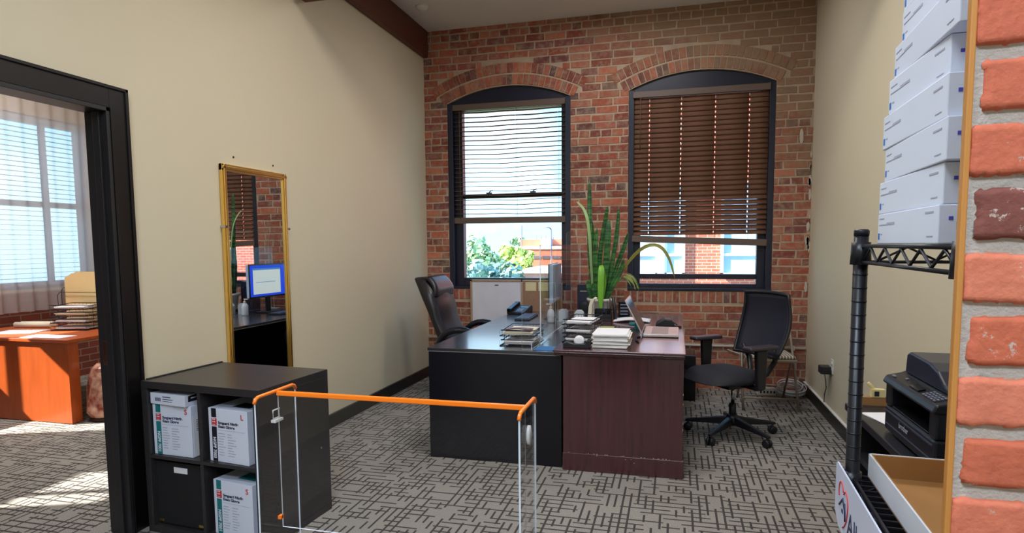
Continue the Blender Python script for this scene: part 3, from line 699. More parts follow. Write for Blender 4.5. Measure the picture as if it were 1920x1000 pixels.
m.prism([(3.800, .766), (3.800, .757), (3.812, .752), (3.818, .742), (3.83, .738), (5.96, .738), (5.96, .766)], -.73, .062, 'x')
m.build('desktop', mahog, r, bev=.003)
m = MB(); m.box(-.678, .056, 3.835, 3.862, .06, .738); m.build('end_panel', mahog, r, bev=.002)
m = MB(); m.box(-.682, .062, 3.8325, 3.866, 0, .115); m.build('plinth', mahog, r, bev=.004)
m = MB(); m.box(-.665, -.645, 3.862, 5.93, .02, .738); m.build('modesty_panel', mahog, r)
m = MB(); m.box(-.678, .056, 5.93, 5.957, 0, .738); m.build('end_panel', mahog, r)
m = MB(); m.box(.036, .054, 3.862, 4.35, .02, .738); m.build('pedestal_front', mahog, r, bev=.002)
m = MB(); random.seed(5)
for k in range(26):
    xx = random.choice((random.uniform(-.35, .02), random.uniform(-.66, .05))); zz = random.choice((.117, .117, random.uniform(.075, .115))); ww = random.uniform(.002, .010)
    m.box(xx, xx+ww, 3.8315, 3.8326, zz, zz+random.uniform(.001, .0035))
for zz in (.30, .34, .46, .52, .08): m.box(.0545, .0568, 3.8342, 3.836, zz, zz+random.uniform(.004, .016))
m.build('veneer_chips', chip, r)

# ------------------------------------------------------------------ things on the black desk
ZK = .752
letter_tray('letter_tray', 'two tier black wire tray with papers on the black desk', -1.145, 4.03, .232, .34, ZK, 2, .066, 0, 0)
sheets('paper_stack', 'papers in the lower tier of the black desk tray', -1.03, 4.20, ZK+.010, .19, .29, 5, .005, white_paper, 0)
sheets('paper_stack', 'cream papers in the upper tier of the black desk tray', -1.03, 4.21, ZK+.076, .19, .29, 4, .005, cream_paper, 0)
m = MB(); m.grid(lambda u, v: V((-1.12+.18*u, 4.06+.1*v, ZK+.106+.012*math.sin(u*PI)*(1-.5*v))), 8, 4)
one(m, 'leather_wallet', 'flat brown leather folder lying in the upper black desk tray', 'folder', mat('brown_leather', (104, 62, 60), .45), solid=.006)
sheets('folder', 'blue card folder lying at the corner of the black desk', -.80, 3.985, ZK, .15, .15, 2, .002, mat('blue_card', (44, 110, 170), .5), -.1, cat='folder')
# desk divider
r = thing('desk_divider', 'clear acrylic divider standing along the black desk', 'divider', (-.9, 5.0, ZK))
clearpanel('main_panel', r, (-.903, -.896, 4.2, 6.05, ZK+.015, 1.432))
clearpanel('end_wing', r, (-.965, -.742, 3.923, 3.930, ZK+.001, 1.19))
clearpanel('end_wing', r, (-.905, -.900, 3.93, 4.2, ZK+.001, .80))
m = MB()
pts = []
for cx_, cz_, a0 in ((-.86, 1.53, 0), (-1.01, 1.53, 90), (-1.01, .785, 180), (-.86, .785, 270)):
    for k in range(5): a = math.radians(a0+22.5*k); pts.append((cx_+.03*math.cos(a), cz_+.03*math.sin(a)))
m.prism(pts, 6.08, 6.09); bmesh.ops.recalc_face_normals(m.bm, faces=m.bm.faces)
for f in m.bm.faces: f.material_index = 0 if abs(f.normal.y) > .9 else 1
m.build('far_wing', [acryl, acryl_edge], r)
m = MB(); m.box(-.93, -.84, 6.05, 6.11, ZK, ZK+.006); m.box(-.925, -.875, 5.2, 5.26, ZK, ZK+.02); m.build('foot', acryl_edge, r)
# phone
r = thing('desk_phone', 'dark desk phone at the back left of the black desk', 'telephone', (-1.50, 6.02, ZK), math.radians(-14))
m = MB(); m.prism([(-.10, 0), (.10, 0), (.10, .075), (.07, .08), (-.10, .022)], -.095, .095, 'x'); m.build('base', black_plastic, r, bev=.006, local=True)
m = MB(); T = Matrix.Translation((-.068, 0, .052)) @ Matrix.Rotation(math.radians(18), 4, 'X')
m.box(-.026, .026, -.10, .10, .012, .034, T=T); m.box(-.027, .027, -.105, -.05, -.008, .03, T=T); m.box(-.027, .027, .05, .105, -.008, .03, T=T); m.build('handset', black_gloss, r, bev=.009, local=True)
keym = mat('grey_phone_key', (120, 140, 175), .4); T = Matrix.Translation((.03, -.02, .046)) @ Matrix.Rotation(math.radians(18), 4, 'X')
m = MB()
for a in range(3):
    for b in range(4): m.box(-.03+.021*a, -.016+.021*a, -.06+.02*b, -.047+.02*b, 0, .005, T=T)
m.build('keypad', keym, r, local=True)
m = MB(); m.box(-.03, .05, .045, .085, 0, .004, T=T); m.build('display', mat('phone_display', (150, 180, 220), .15), r, local=True)
# keyboard
r = thing('keyboard', 'dark computer keyboard in front of the monitor', 'keyboard', (-1.345, 5.66, ZK), math.radians(2))
m = MB(); m.box(-.07, .07, -.22, .22, 0, .016); m.build('case', black_plastic, r, bev=.004, local=True)
m = MB()
for a in range(5):
    for b in range(15): m.box(-.060+.024*a, -.040+.024*a, -.21+.028*b, -.187+.028*b, .016, .022)
m.build('keys', mat('grey_blue_keys', (70, 84, 112), .4), r, local=True)
# monitor, screen towards the leather chair
r = thing('computer_monitor', 'computer monitor on the black desk, screen turned to the cream wall', 'monitor', (-1.08, 5.70, ZK), math.radians(3))
m = MB(); m.box(-.014, .022, -.29, .29, .165, .505); m.build('case', mat('monitor_back', (178, 202, 234), .3), r, bev=.006, local=True)
m = MB(); m.box(-.022, -.014, -.295, .295, .16, .51); m.build('bezel', black_gloss, r, bev=.002, local=True)
m = MB(); m.box(-.0235, -.022, -.28, .28, .178, .496); m.build('screen', emit('monitor_screen_blue', (20, 66, 220), 1.1), r, local=True)
m = MB(); m.box(-.0245, -.0235, -.24, .18, .20, .465); m.build('window_panel', emit('monitor_window', (206, 218, 214), 1.0), r, local=True)
m = MB(); m.box(-.0255, -.0245, -.24, .18, .448, .465); m.box(-.0255, -.0245, -.2, .1, .32, .325); m.build('title_bar', emit('monitor_title', (60, 130, 190), 1.0), r, local=True)
m = MB(); m.box(-.01, .014, -.03, .03, .01, .19); m.build('stand', black_plastic, r, bev=.003, local=True)
m = MB(); m.box(-.09, .09, -.12, .12, 0, .012); m.build('base', black_plastic, r, bev=.004, local=True)
# small things at the back of the black desk
r = thing('sanitizer_bottle', 'small clear white pump bottle beside the monitor', 'bottle', (-1.055, 5.36, ZK))
m = MB(); m.lathe([(.03, 0), (.032, .01), (.032, .09), (.022, .112), (.012, .118), (.012, .126)], 0, 0, 18); m.build('body', mat('cloudy_plastic', (214, 224, 236), .25), r, local=True)
m = MB(); m.lathe([(.013, .126), (.013, .14), (.005, .142), (.005, .158), (.008, .16), (.008, .168)], 0, 0, 12); m.box(-.04, .004, -.006, .006, .158, .168); m.build('pump', white_plastic, r, local=True)
for (xx, yy, hh, lb) in ((-.958, 5.46, .09, 'small white box next to the pump bottle on the black desk'), (-.815, 5.44, .085, 'small white box at the right rear of the black desk')):
    m = MB(); m.box(xx-.04, xx+.04, yy-.03, yy+.03, ZK, ZK+hh); m.prism([(xx-.04, ZK+hh), (xx+.04, ZK+hh), (xx+.02, ZK+hh+.022), (xx-.02, ZK+hh+.022)], yy-.03, yy+.03)
    one(m, 'small_box', lb, 'box', mat('pale_grey_card', (196, 206, 216), .5), bev=.002)
r = thing('speaker', 'tall black speaker behind the small white boxes', 'speaker', (-.80, 5.78, ZK))
m = MB(); m.box(-.075, .06, -.07, .07, 0, .32); m.build('cabinet', mat('navy_black_plastic', (24, 28, 52), .35), r, bev=.006, local=True)
m = MB(); m.lathe([(0, 0), (.045, 0), (.05, .004), (.045, .006), (.0, .002)], 0, 0, 20, T=Matrix.Translation((-.008, -.07, .11)) @ Matrix.Rotation(PI/2, 4, 'X')); m.build('driver', black_plastic, r, local=True)
m = MB(); m.box(-.05, .035, -.0725, -.07, .25, .258); m.build('trim_line', chrome, r, local=True)

# whiteboard and cork board behind the desk
pine = mat('pale_wood_frame', (168, 140, 112), .5, var=.15)
r = thing('notice_board', 'combined white board and cork board below the left window', 'notice board', (-1.69, YB-.03, .60))
bx0, bx1, bz0, bz1, yy = -2.135, -1.13, .60, 1.07, YB-.034
m = MB()
for b in ((bx0, bx0+.022, bz0, bz1), (bx1-.022, bx1, bz0, bz1), (bx0, bx1, bz0, bz0+.022), (bx0, bx1, bz1-.02, bz1), (-1.575, -1.555, bz0, bz1)): m.box(b[0], b[1], yy, yy+.022, b[2], b[3])
m.build('frame', pine, r, bev=.002)
m = MB(); m.box(bx0+.02, -1.57, yy+.008, yy+.018, bz0+.02, bz1-.02); m.build('white_panel', mat('whiteboard_enamel', (216, 214, 224), .3), r)
m = MB(); m.box(-1.56, bx1-.02, yy+.008, yy+.018, bz0+.02, bz1-.02); m.build('cork_panel', mat('cork', (150, 112, 88), .9, var=.25, vscale=60), r)
m = MB(); m.box(-1.86, -1.82, yy+.004, yy+.009, bz1-.062, bz1-.054); m.build('mark', dark_wire, r)
sticky = mat('pale_sticky_note', (222, 208, 160), .7)
for (a, b, c, d, lb) in ((-1.525, -1.41, .955, 1.045, 'pale sticky note at the left of the cork board'), (-1.385, -1.28, .955, 1.045, 'pale sticky note at the right of the cork board')):
    m = MB(); m.box(a, b, yy+.005, yy+.0078, c, d); one(m, 'sticky_note', lb, 'sticky note', sticky)

# ------------------------------------------------------------------ things on the mahogany desk
ZM = .780
letter_tray('letter_tray', 'three tier black wire tray at the edge of the mahogany desk', -.730, 4.10, .195, .33, ZM, 3, .058, -.12, 0)
for k, nm in enumerate(('bottom', 'middle', 'top')):
    sheets('paper_stack', 'papers in the %s tier of the mahogany desk tray' % nm, -.612, 4.25, ZM+.010+.058*k, .165, .27, 3, .005, white_paper, -.12)
r = thing('tape_dispenser', 'black tape dispenser with white roll at the mahogany desk front', 'tape dispenser', (-.60, 3.90, ZM))
m = MB(); m.prism([(-.085, 0), (.085, 0), (.085, .05), (.07, .058), (.055, .03), (-.01, .028), (-.055, .04), (-.085, .03)], -.03, .03, 'y'); m.build('body', black_plastic, r, bev=.005, local=True)
m = MB(); m.lathe([(.014, -.01), (.033, -.01), (.033, .01), (.014, .01)], 0, 0, 24, T=Matrix.Translation((.015, 0, .045)) @ Matrix.Rotation(PI/2, 4, 'X')); m.build('tape_roll', white_paper, r, local=True)
random.seed(3)
m = MB(); z = ZM
for k in range(18):
    T = Matrix.Translation((-.392+random.uniform(-.007, .007), 4.06+random.uniform(-.01, .01), 0)) @ Matrix.Rotation(random.uniform(-.035, .035), 4, 'Z'); th = random.uniform(.003, .0065)
    m.box(-.108-(.015 if k in (3, 7, 12) else 0), .108+(.012 if k in (5, 12) else 0), -.15, .15, z, z+th*.9, T=T, mi=1 if k in (0, 3, 7, 12) else 0); z += th
one(m, 'paper_stack', 'tall uneven stack of white papers at the mahogany desk front', 'papers', [white_paper, cream_paper])
# laptop facing right
alum = mat('silver_laptop', (196, 184, 184), .35, metal=.5); 
r = thing('laptop', 'open silver laptop on the mahogany desk, screen on its left', 'laptop', (-.1, 4.64, ZM))
m = MB(); m.box(-.215, .028, 4.44, 4.88, ZM+.004, ZM+.022); m.build('base', alum, r, bev=.003)
m = MB(); m.box(-.16, -.045, 4.48, 4.84, ZM+.022, ZM+.0235); m.build('keyboard', mat('laptop_keys', (150, 136, 134), .5), r)
m = MB(); m.box(-.035, .015, 4.58, 4.74, ZM+.022, ZM+.0228); m.build('touchpad', mat('touchpad', (178, 164, 160), .3), r)
m = MB(); T = Matrix.Translation((-.222, 0, ZM+.022)) @ Matrix.Rotation(math.radians(-27), 4, 'Y'); m.box(-.004, .004, 4.44, 4.88, 0, .265, T=T); m.build('lid', alum, r, bev=.002)
m = MB(); m.box(.004, .0048, 4.455, 4.865, .016, .25, T=T); m.build('screen', mat('dark_laptop_screen', (62, 66, 84), .12), r)
m = MB(); m.tube([(-.222, 4.5, ZM+.02), (-.222, 4.82, ZM+.02)], .008, 8); m.build('hinge', black_plastic, r)
m = MB(); m.tube([(-.235, 4.42, ZM+.006), (-.26, 4.37, ZM+.006), (-.255, 4.28, ZM+.005), (-.24, 4.2, ZM+.005)], .007, 8); m.tube([(-.24, 4.2, ZM+.005), (-.23, 4.17, ZM+.005)], .005, 8)
one(m, 'pen', 'dark pen lying by the laptop hinge', 'pen', black_gloss)
m = MB(); m.prism([(-.17, 0), (-.02, 0), (-.005, .02), (-.05, .055), (-.10, .06), (-.16, .03)], 5.05, 5.20, 'y', T=Matrix.Translation((0.02, 0, ZM)))
one(m, 'black_pouch', 'black zip pouch behind the laptop', 'pouch', black_plastic, bev=.008)
m = MB()
m.lathe([(0, 0), (.02, 0), (.024, .012), (.012, .024), (0, .026)], -.055, 5.12-.06, 14, T=Matrix.Translation((.06, 0, ZM))); m.box(.0, .05, 5.0, 5.035, ZM, ZM+.016)
one(m, 'computer_mouse', 'small black mouse with dongle behind the laptop', 'mouse', black_plastic, bev=.003)
m = MB(); m.box(-.30, -.26, 4.86, 4.93, ZM, ZM+.05); m.lathe([(0, 0), (.05, 0), (.05, .02), (.0, .02)], -.30, 4.97, 18, T=Matrix.Translation((0, 0, ZM+.015)) ); one(m, 'tape_roll', 'teal tape roll on its dark holder behind the laptop screen', 'tape', mat('teal_plastic', (30, 130, 140), .4))
m = MB(); m.grid(lambda u, v: V((-.50+.30*u, 5.25+.2*v, ZM+.008+.018*math.sin(u*PI)*(1-v*.3))), 10, 4); one(m, 'bubble_mailer', 'white padded envelope lying behind the laptop screen', 'envelope', white_paper, solid=.012)
r = thing('desk_clock', 'small black radio clock against the brick wall', 'clock', (-.44, 5.62, ZM), math.radians(8))
m = MB(); m.box(-.05, .05, -.03, .03, 0, .15); m.build('case', black_gloss, r, bev=.006, local=True)
m = MB()
for k in range(4): m.box(-.035, .03, -.0315, -.03, .03+.028*k, .037+.028*k)
m.build('display_marks', mat('clock_marks', (150, 160, 190), .4), r, local=True)
# pen caddy with white holder
r = thing('desk_organizer', 'dark desk organizer with pens below the plant pot', 'organizer', (-.60, 5.37, ZM))
m = MB(); m.box(-.07, .075, -.05, .05, 0, .012); m.box(-.07, -.062, -.05, .05, .012, .10); m.box(.067, .075, -.05, .05, .012, .08); m.box(-.07, .075, .042, .05, .012, .10); m.box(-.062, .067, -.05, -.043, .012, .055); m.box(0, .006, -.043, .042, .012, .07); m.build('caddy', black_plastic, r, bev=.002, local=True)
for k, (a, b) in enumerate(((.02, .03), (.045, .05), (.06, .02))):
    q = V((-.60, 5.37, ZM)); m = MB(); m.tube([q+V((a, 0, .013)), q+V((a-.02+.01*k, .03-.02*k, .15+.02*k))], .004, 8)
    one(m, 'pen', ('navy pen', 'middle black pen', 'tallest black pen')[k]+' standing in the dark desk organizer', 'pen', black_gloss if k else navyp, 'pens in the desk organizer')
q = V((-.60, 5.37, ZM)); m = MB(); m.tube([q+V((.108, -.02, 0.0)), q+V((.10, .0, .11)), q+V((.085, .01, .20))], [.016, .015, .013], 10)
one(m, 'phone_handset', 'dark cordless handset leaning beside the desk organizer', 'telephone', black_plastic)
r = thing('letter_holder', 'white curved letter holder standing beside the plant pot', 'letter holder', (-.705, 5.20, ZM))
m = MB(); m.prism([(0, 0), (.035, 0), (.04, .16), (.06, .20), (.075, .205), (.055, .215), (.025, .19), (.01, .14)], -.05, .05, 'y'); m.build('holder', cream_paper, r, bev=.002, local=True)
m = MB(); m.box(-.660, -.657, 5.155, 5.245, ZM+.002, ZM+.205); one(m, 'envelope', 'white envelope standing upright against the white letter holder', 'envelope', white_paper)
m = MB(); m.box(-.63, -.46, 4.82, 4.95, ZM, ZM+.006); o = one(m, 'flower_card', 'green and yellow flower card behind the paper stack', 'card', mat('flower_print', (150, 160, 90), .5, var=.6, vscale=40))

# snake plant
leafm = bpy.data.materials.new('snake_plant_leaf'); leafm.use_nodes = True; n, l = nodes(leafm); p = n['Principled BSDF']; p.inputs['Roughness'].default_value = .38
t = n.new('ShaderNodeTexCoord'); mp = n.new('ShaderNodeMapping'); mp.inputs['Scale'].default_value = (6, 6, 45); l.new(t.outputs['Object'], mp.inputs[0]); z = n.new('ShaderNodeTexNoise'); z.inputs['Scale'].default_value = 1.2; z.inputs['Detail'].default_value = 3; l.new(mp.outputs[0], z.inputs['Vector'])
cr = n.new('ShaderNodeValToRGB'); cr.color_ramp.elements[0].position = .42; cr.color_ramp.elements[0].color = lin(22, 62, 28); cr.color_ramp.elements[1].position = .6; cr.color_ramp.elements[1].color = lin(58, 116, 48); l.new(z.outputs[0], cr.inputs[0]); l.new(cr.outputs[0], p.inputs[0])
leaf_bright = mat('bright_leaf', (112, 172, 48), .4, var=.12); leaf_yellow = mat('yellowing_leaf', (146, 142, 66), .5, var=.2); leaf_edge = mat('pale_leaf', (150, 176, 120), .45, var=.15)
PX, PY = -.655, 5.62
r = thing('potted_plant', 'tall snake plant in a white pot with one arching leaf', 'potted plant', (PX, PY, ZM))
m = MB(); m.lathe([(.078, ZM), (.082, ZM+.01), (.105, ZM+.145), (.118, ZM+.148), (.120, ZM+.172), (.108, ZM+.172), (.102, ZM+.15)], PX, PY, 28); m.build('pot', mat('white_ceramic', (214, 208, 196), .35), r)
m = MB(); m.lathe([(.0, ZM+.14), (.102, ZM+.14), (.103, ZM+.150), (0, ZM+.155)], PX, PY, 20); m.build('soil', mat('potting_soil', (48, 36, 28), .95, bump=.6), r)
def leaf(pts, w_, m_=leafm, tw=0, tip=.05):
    pts = [V(p) for p in pts]; mm = MB(); K = 16; w_ = w_*(.72 if m_ is leafm else 1)
    def cr_(tt):
        n_ = len(pts)-1; i = min(int(tt*n_), n_-1); f = tt*n_-i
        p0, p1, p2, p3 = pts[max(i-1, 0)], pts[i], pts[i+1], pts[min(i+2, n_)]
        return .5*((2*p1)+(p2-p0)*f+(2*p0-5*p1+4*p2-p3)*f*f+(3*p1-p0-3*p2+p3)*f**3)
    def fn(u, v):
        c = cr_(u); d = (cr_(min(1, u+.02))-cr_(max(0, u-.02))).normalized()
        side = d.cross(V((math.sin(tw), -math.cos(tw), .15))); side.normalize(); nn = side.cross(d)
        wd = w_*(.55+.45*min(1, u*3))*(1 if u < .6 else max(tip, math.sqrt(max(0, 1-((u-.6)/.4)**1.6))))
        s = (v-.5)*2
        return c+side*wd*s*.5+nn*(abs(s)*.3*wd*.5)
    mm.grid(fn, K, 4); return mm.build('leaf', m_, r, solid=.003)
b = ZM+.14
leaf([(PX-.06, PY, b), (-.745, PY, 1.35), (-.752, PY+.02, 1.75), (-.755, PY+.02, 2.0)], .062)
leaf([(PX-.06, PY-.02, b), (-.735, PY-.03, 1.3), (-.76, PY-.02, 1.6), (-.80, PY, 1.74), (-.868, PY, 1.82)], .03, leaf_edge, .6)
leaf([(PX+.0, PY+.03, b), (-.66, PY+.04, 1.3), (-.62, PY+.04, 1.6), (-.592, PY+.03, 1.775)], .06, leafm, -.2)
leaf([(PX+.02, PY-.02, b), (-.60, PY-.02, 1.25), (-.583, PY-.02, 1.5), (-.580, PY-.01, 1.655)], .078, leafm)
leaf([(PX+.04, PY+.02, b), (-.565, PY+.03, 1.2), (-.515, PY+.03, 1.5), (-.495, PY+.03, 1.77)], .056, leafm, .2)
leaf([(PX+.05, PY, b), (-.54, PY, 1.15), (-.45, PY, 1.4), (-.408, PY, 1.535)], .055, leafm, .3)
leaf([(PX-.03, PY-.03, b), (-.69, PY-.04, 1.2), (-.695, PY-.04, 1.4), (-.68, PY-.03, 1.58)], .062, leafm, .4)
leaf([(PX-.05, PY+.04, b), (-.72, PY+.05, 1.2), (-.715, PY+.05, 1.45), (-.735, PY+.05, 1.65)], .05, leafm, -.5)
leaf([(PX+.055, PY-.04, b), (-.53, PY-.05, 1.08), (-.47, PY-.05, 1.2), (-.44, PY-.05, 1.31)], .06, leafm, .1)
leaf([(PX-.07, PY-.05, b), (-.735, PY-.06, 1.0), (-.75, PY-.06, 1.06), (-.755, PY-.06, 1.12)], .06, leafm)
leaf([(PX-.02, PY-.07, b), (-.69, PY-.09, 1.0), (-.70, PY-.09, 1.06), (-.71, PY-.1, 1.09)], .07, leafm)
leaf([(PX+.02, PY-.08, 1.245), (-.632, PY-.12, 1.20), (-.633, PY-.135, 1.02), (-.632, PY-.14, .86)], .054, leaf_bright, 0, .12)
leaf([(PX+.02, PY-.03, b), (-.62, PY-.05, 1.08), (-.63, PY-.07, 1.2), (-.635, PY-.08, 1.25)], .05, leaf_bright, .2, .4)
leaf([(PX+.06, PY+.02, b), (-.47, PY+.0, 1.18), (-.33, PY-.04, 1.36), (-.215, PY-.06, 1.425), (-.12, PY-.05, 1.40), (-.05, PY-.03, 1.29), (-.005, PY-.02, 1.13)], .03, leaf_yellow, .5)
for k in range(9):
    a = -.3+.16*k; bx = -.47+.012*k; leaf([(bx-.03, PY-.08, 1.10+.01*k), (bx+.03, PY-.09, 1.14), (bx+.075, PY-.1, 1.10-.05*math.sin(a)-.02*(k % 3))], .014, leaf_yellow if k % 2 else leafm)

# ------------------------------------------------------------------ chairs
leather = mat('black_leather', (30, 27, 32), .32, var=.2, bump=.15, bscale=120)
def soft(m, name, mt, parent, bev=.03, local=True): return m.build(name, mt, parent, bev=bev, seg=4, local=local, smooth=True)
def star_base(r, rad, hub, wheel_r, colm, n=5, a0=0, single=False):
    m = MB(); m.lathe([(.045, hub-.04), (.05, hub), (.042, hub+.03), (.03, hub+.04)], 0, 0, 16); m.build('hub', colm, r, local=True)
    for k in range(n):
        a = a0+2*PI*k/n; dx, dy = math.cos(a), math.sin(a); T = Matrix.Rotation(a, 4, 'Z')
        m = MB(); A = [(0.03, -.026, hub-.035), (.03, .026, hub-.035), (.03, .022, hub+.025), (.03, -.022, hub+.025)]; B = [(rad+.02, -.015, wheel_r*2+.008), (rad+.02, .015, wheel_r*2+.008), (rad+.02, .012, wheel_r*2+.028), (rad+.02, -.012, wheel_r*2+.028)]
        A = [m.bm.verts.new(T @ V(q)) for q in A]; B = [m.bm.verts.new(T @ V(q)) for q in B]
        m.face(A[::-1]); m.face(B)
        for i in range(4): m.face([A[i], A[(i+1) % 4], B[(i+1) % 4], B[i]])
        leg = m.build('leg', colm, r, bev=.006, local=True)
        m = MB()
        for s_ in (-1, 1): m.lathe([(.006, -.009), (wheel_r*.85, -.010), (wheel_r, -.004), (wheel_r, .004), (wheel_r*.85, .010), (.006, .009)], 0, 0, 18, T=T @ Matrix.Translation((rad, s_*.015, wheel_r)) @ Matrix.Rotation(PI/2, 4, 'X'))
        m.tube([tuple(T @ V((rad, 0, wheel_r))), tuple(T @ V((rad, 0, wheel_r*2+.015)))], .008, 8)
        m.build('caster', black_plastic, leg, local=True)
# leather executive chair, facing +X
r = thing('leather_chair', 'black leather executive chair beside the cream wall', 'chair', (-1.86, 5.47, 0), math.radians(-3))
m = MB(); m.box(-.24, .26, -.25, .25, .40, .50); soft(m, 'seat', leather, r, .045)
def backfn(thick0, thick1):
    pass
m = MB()
K = 18
def bk(u, v, side):
    z = .46+.69*u; lean = -.13-.29*u+.03*math.sin(u*PI)
    wv = .255*(1-.16*max(0, u-.75)/.25)*(.92+.08*math.sin(u*PI))
    s = (v-.5)*2; x = lean - .02*s*s
    if side: x += .075+.018*math.sin(u*PI*3.2+.6)+(.035 if u > .72 else 0)*math.sin((u-.72)/.28*PI) + .012*(1-abs(s))
    return V((x-(.0 if side else .03), wv*s, z))
g1 = m.grid(lambda u, v: bk(u, v, 1), K, 8); g2 = m.grid(lambda u, v: bk(u, v, 0), K, 8)
for i in range(K): m.face([g1[i][0], g1[i+1][0], g2[i+1][0], g2[i][0]]); m.face([g1[i][8], g1[i+1][8], g2[i+1][8], g2[i][8]])
for j in range(8): m.face([g1[0][j], g1[0][j+1], g2[0][j+1], g2[0][j]]); m.face([g1[K][j], g1[K][j+1], g2[K][j+1], g2[K][j]])
m.build('backrest', leather, r, local=True, smooth=True, sub=1)
m = MB(); m.grid(lambda u, v: V((-.13-.29*(.74+.27*u)+.075+.042*math.sin(u*PI)+.02, .222*(v-.5)*2*(1-.12*u), .46+.69*(.73+.27*u))), 8, 8)
m.build('headrest_pillow', leather, r, local=True, smooth=True, solid=.05, sub=1)
m = MB(); m.tube([(-.245, -.215, .955), (-.255, -.20, .94)], .006, 8); m.build('stud', chrome, r, local=True)
for s_ in (-1, 1):
    m = MB(); pts = [(-.18, .30*s_, .52), (-.16, .30*s_, .60), (-.08, .305*s_, .675), (.04, .305*s_, .70), (.16, .30*s_, .675), (.23, .295*s_, .60), (.22, .29*s_, .52), (.10, .28*s_, .44)]
    m.tube(pts, [.026, .028, .032, .034, .032, .028, .026, .024], 10); m.build('armrest', mat('black_arm_plastic', (20, 22, 34), .28), r, local=True, sub=1)
m = MB(); m.tube([(0, 0, .12), (0, 0, .41)], .028, 12); m.build('gas_lift', chrome, r, local=True)
m = MB(); m.box(-.12, .12, -.10, .10, .385, .405); m.build('mechanism', black_plastic, r, local=True)
star_base(r, .27, .125, .028, black_plastic, a0=.3)

# mesh task chair, facing left and slightly to the camera (local +X is forward)
navy_fab = mat('dark_navy_fabric', (19, 19, 29), .75, var=.15, bump=.3, bscale=300)
meshm = bpy.data.materials.new('navy_back_mesh'); meshm.use_nodes = True; n, l = nodes(meshm); p = n['Principled BSDF']; p.inputs['Roughness'].default_value = .6
t = n.new('ShaderNodeTexCoord'); wv = n.new('ShaderNodeTexWave'); wv.wave_type = 'BANDS'; wv.bands_direction = 'Y'; wv.inputs['Scale'].default_value = 60; l.new(t.outputs['Object'], wv.inputs['Vector'])
cr = n.new('ShaderNodeValToRGB'); cr.color_ramp.elements[0].color = lin(17, 18, 30); cr.color_ramp.elements[1].color = lin(32, 35, 54); l.new(wv.outputs[0], cr.inputs[0]); l.new(cr.outputs[0], p.inputs[0]); p.inputs['Alpha'].default_value = .93
r = thing('task_chair', 'navy black mesh task chair on casters by the mahogany desk', 'chair', (.425, 4.83, 0), math.radians(180+37))
m = MB()
def seatfn(top):
    def f(u, v):
        a = 2*PI*u; rr = v; x = .25*math.copysign(abs(math.cos(a))**.6, math.cos(a))*rr; y = .26*math.copysign(abs(math.sin(a))**.6, math.sin(a))*rr
        z = (.512+.012*(1-rr**4)-.04*max(0, x-.1)/.15*rr - .035*rr**6) if top else (.415+.03*rr**3)
        return V((x+.10, y, z))
    return f
ga = m.grid(seatfn(1), 28, 6); gb_ = m.grid(seatfn(0), 28, 3)
for i in range(28): m.face([ga[i][6], ga[i+1][6], gb_[i+1][3], gb_[i][3]]).smooth = True
bmesh.ops.remove_doubles(m.bm, verts=m.bm.verts, dist=.0005)
m.build('seat', navy_fab, r, local=True)
def bx(u): return -.20-.07*math.sin(u*2.4)-.05*u+.0
def bkw(u): return .215+.03*math.sin(min(1, u*1.15)*PI)*.8
m = MB(); m.grid(lambda u, v: V((bx(u)-.035+.035*((v-.5)*2)**2*1.0, bkw(u)*(v-.5)*2, .60+.455*u)), 12, 10); m.build('back_mesh', meshm, r, local=True, solid=.006)
m = MB(); loop = []
for k in range(13): u = k/12; loop.append((bx(u)+.002, bkw(u), .60+.455*u))
for k in range(1, 8): s = 1-2*k/8; loop.append((bx(1)-.035+.035*s*s, bkw(1)*s, 1.055+.008*(1-s*s)))
for k in range(13): u = 1-k/12; loop.append((bx(u)+.002, -bkw(u), .60+.455*u))
for k in range(1, 8): s = -1+2*k/8; loop.append((bx(0)-.035+.035*s*s, bkw(0)*s, .60))
m.tube(loop, .013, 8, closed=True); m.build('back_frame', black_plastic, r, local=True)
m = MB()
for s_ in (-1, 1): m.tube([(bx(.15), .16*s_, .66), (-.27, .13*s_, .56), (-.24, .08*s_, .46), (-.12, .05*s_, .41), (.05, .04*s_, .40)], [.014, .02, .022, .022, .02], 8)
m.build('back_support', black_plastic, r, local=True)
for s_ in (-1, 1):
    m = MB(); m.prism([(-.02, .41), (.05, .41), (.065, .69), (-.03, .69)], .285*s_-.018, .285*s_+.018, 'y'); m.box(-.02, .05, min(.1*s_, .29*s_), max(.1*s_, .29*s_), .40, .425); 
    arm = m.build('armrest', black_plastic, r, bev=.008, local=True)
    m = MB(); m.box(-.11, .15, .285*s_-.045, .285*s_+.045, .69, .72); m.build('arm_pad', mat('grey_arm_pad', (58, 50, 58), .4), arm, bev=.014, seg=3, local=True)
m = MB(); m.tube([(0, 0, .14), (0, 0, .25)], .026, 14); m.build('lift_sleeve', black_plastic, r, local=True)
m = MB(); m.tube([(0, 0, .25), (0, 0, .39)], .014, 14); m.build('gas_lift', chrome, r, local=True)
m = MB(); m.box(-.12, .12, -.09, .09, .375, .41); m.tube([(.02, -.09, .385), (.02, -.2, .38)], .006, 6); m.build('mechanism', black_plastic, r, local=True, bev=.006)
star_base(r, .325, .125, .03, black_plastic, a0=math.radians(-180-37+23))

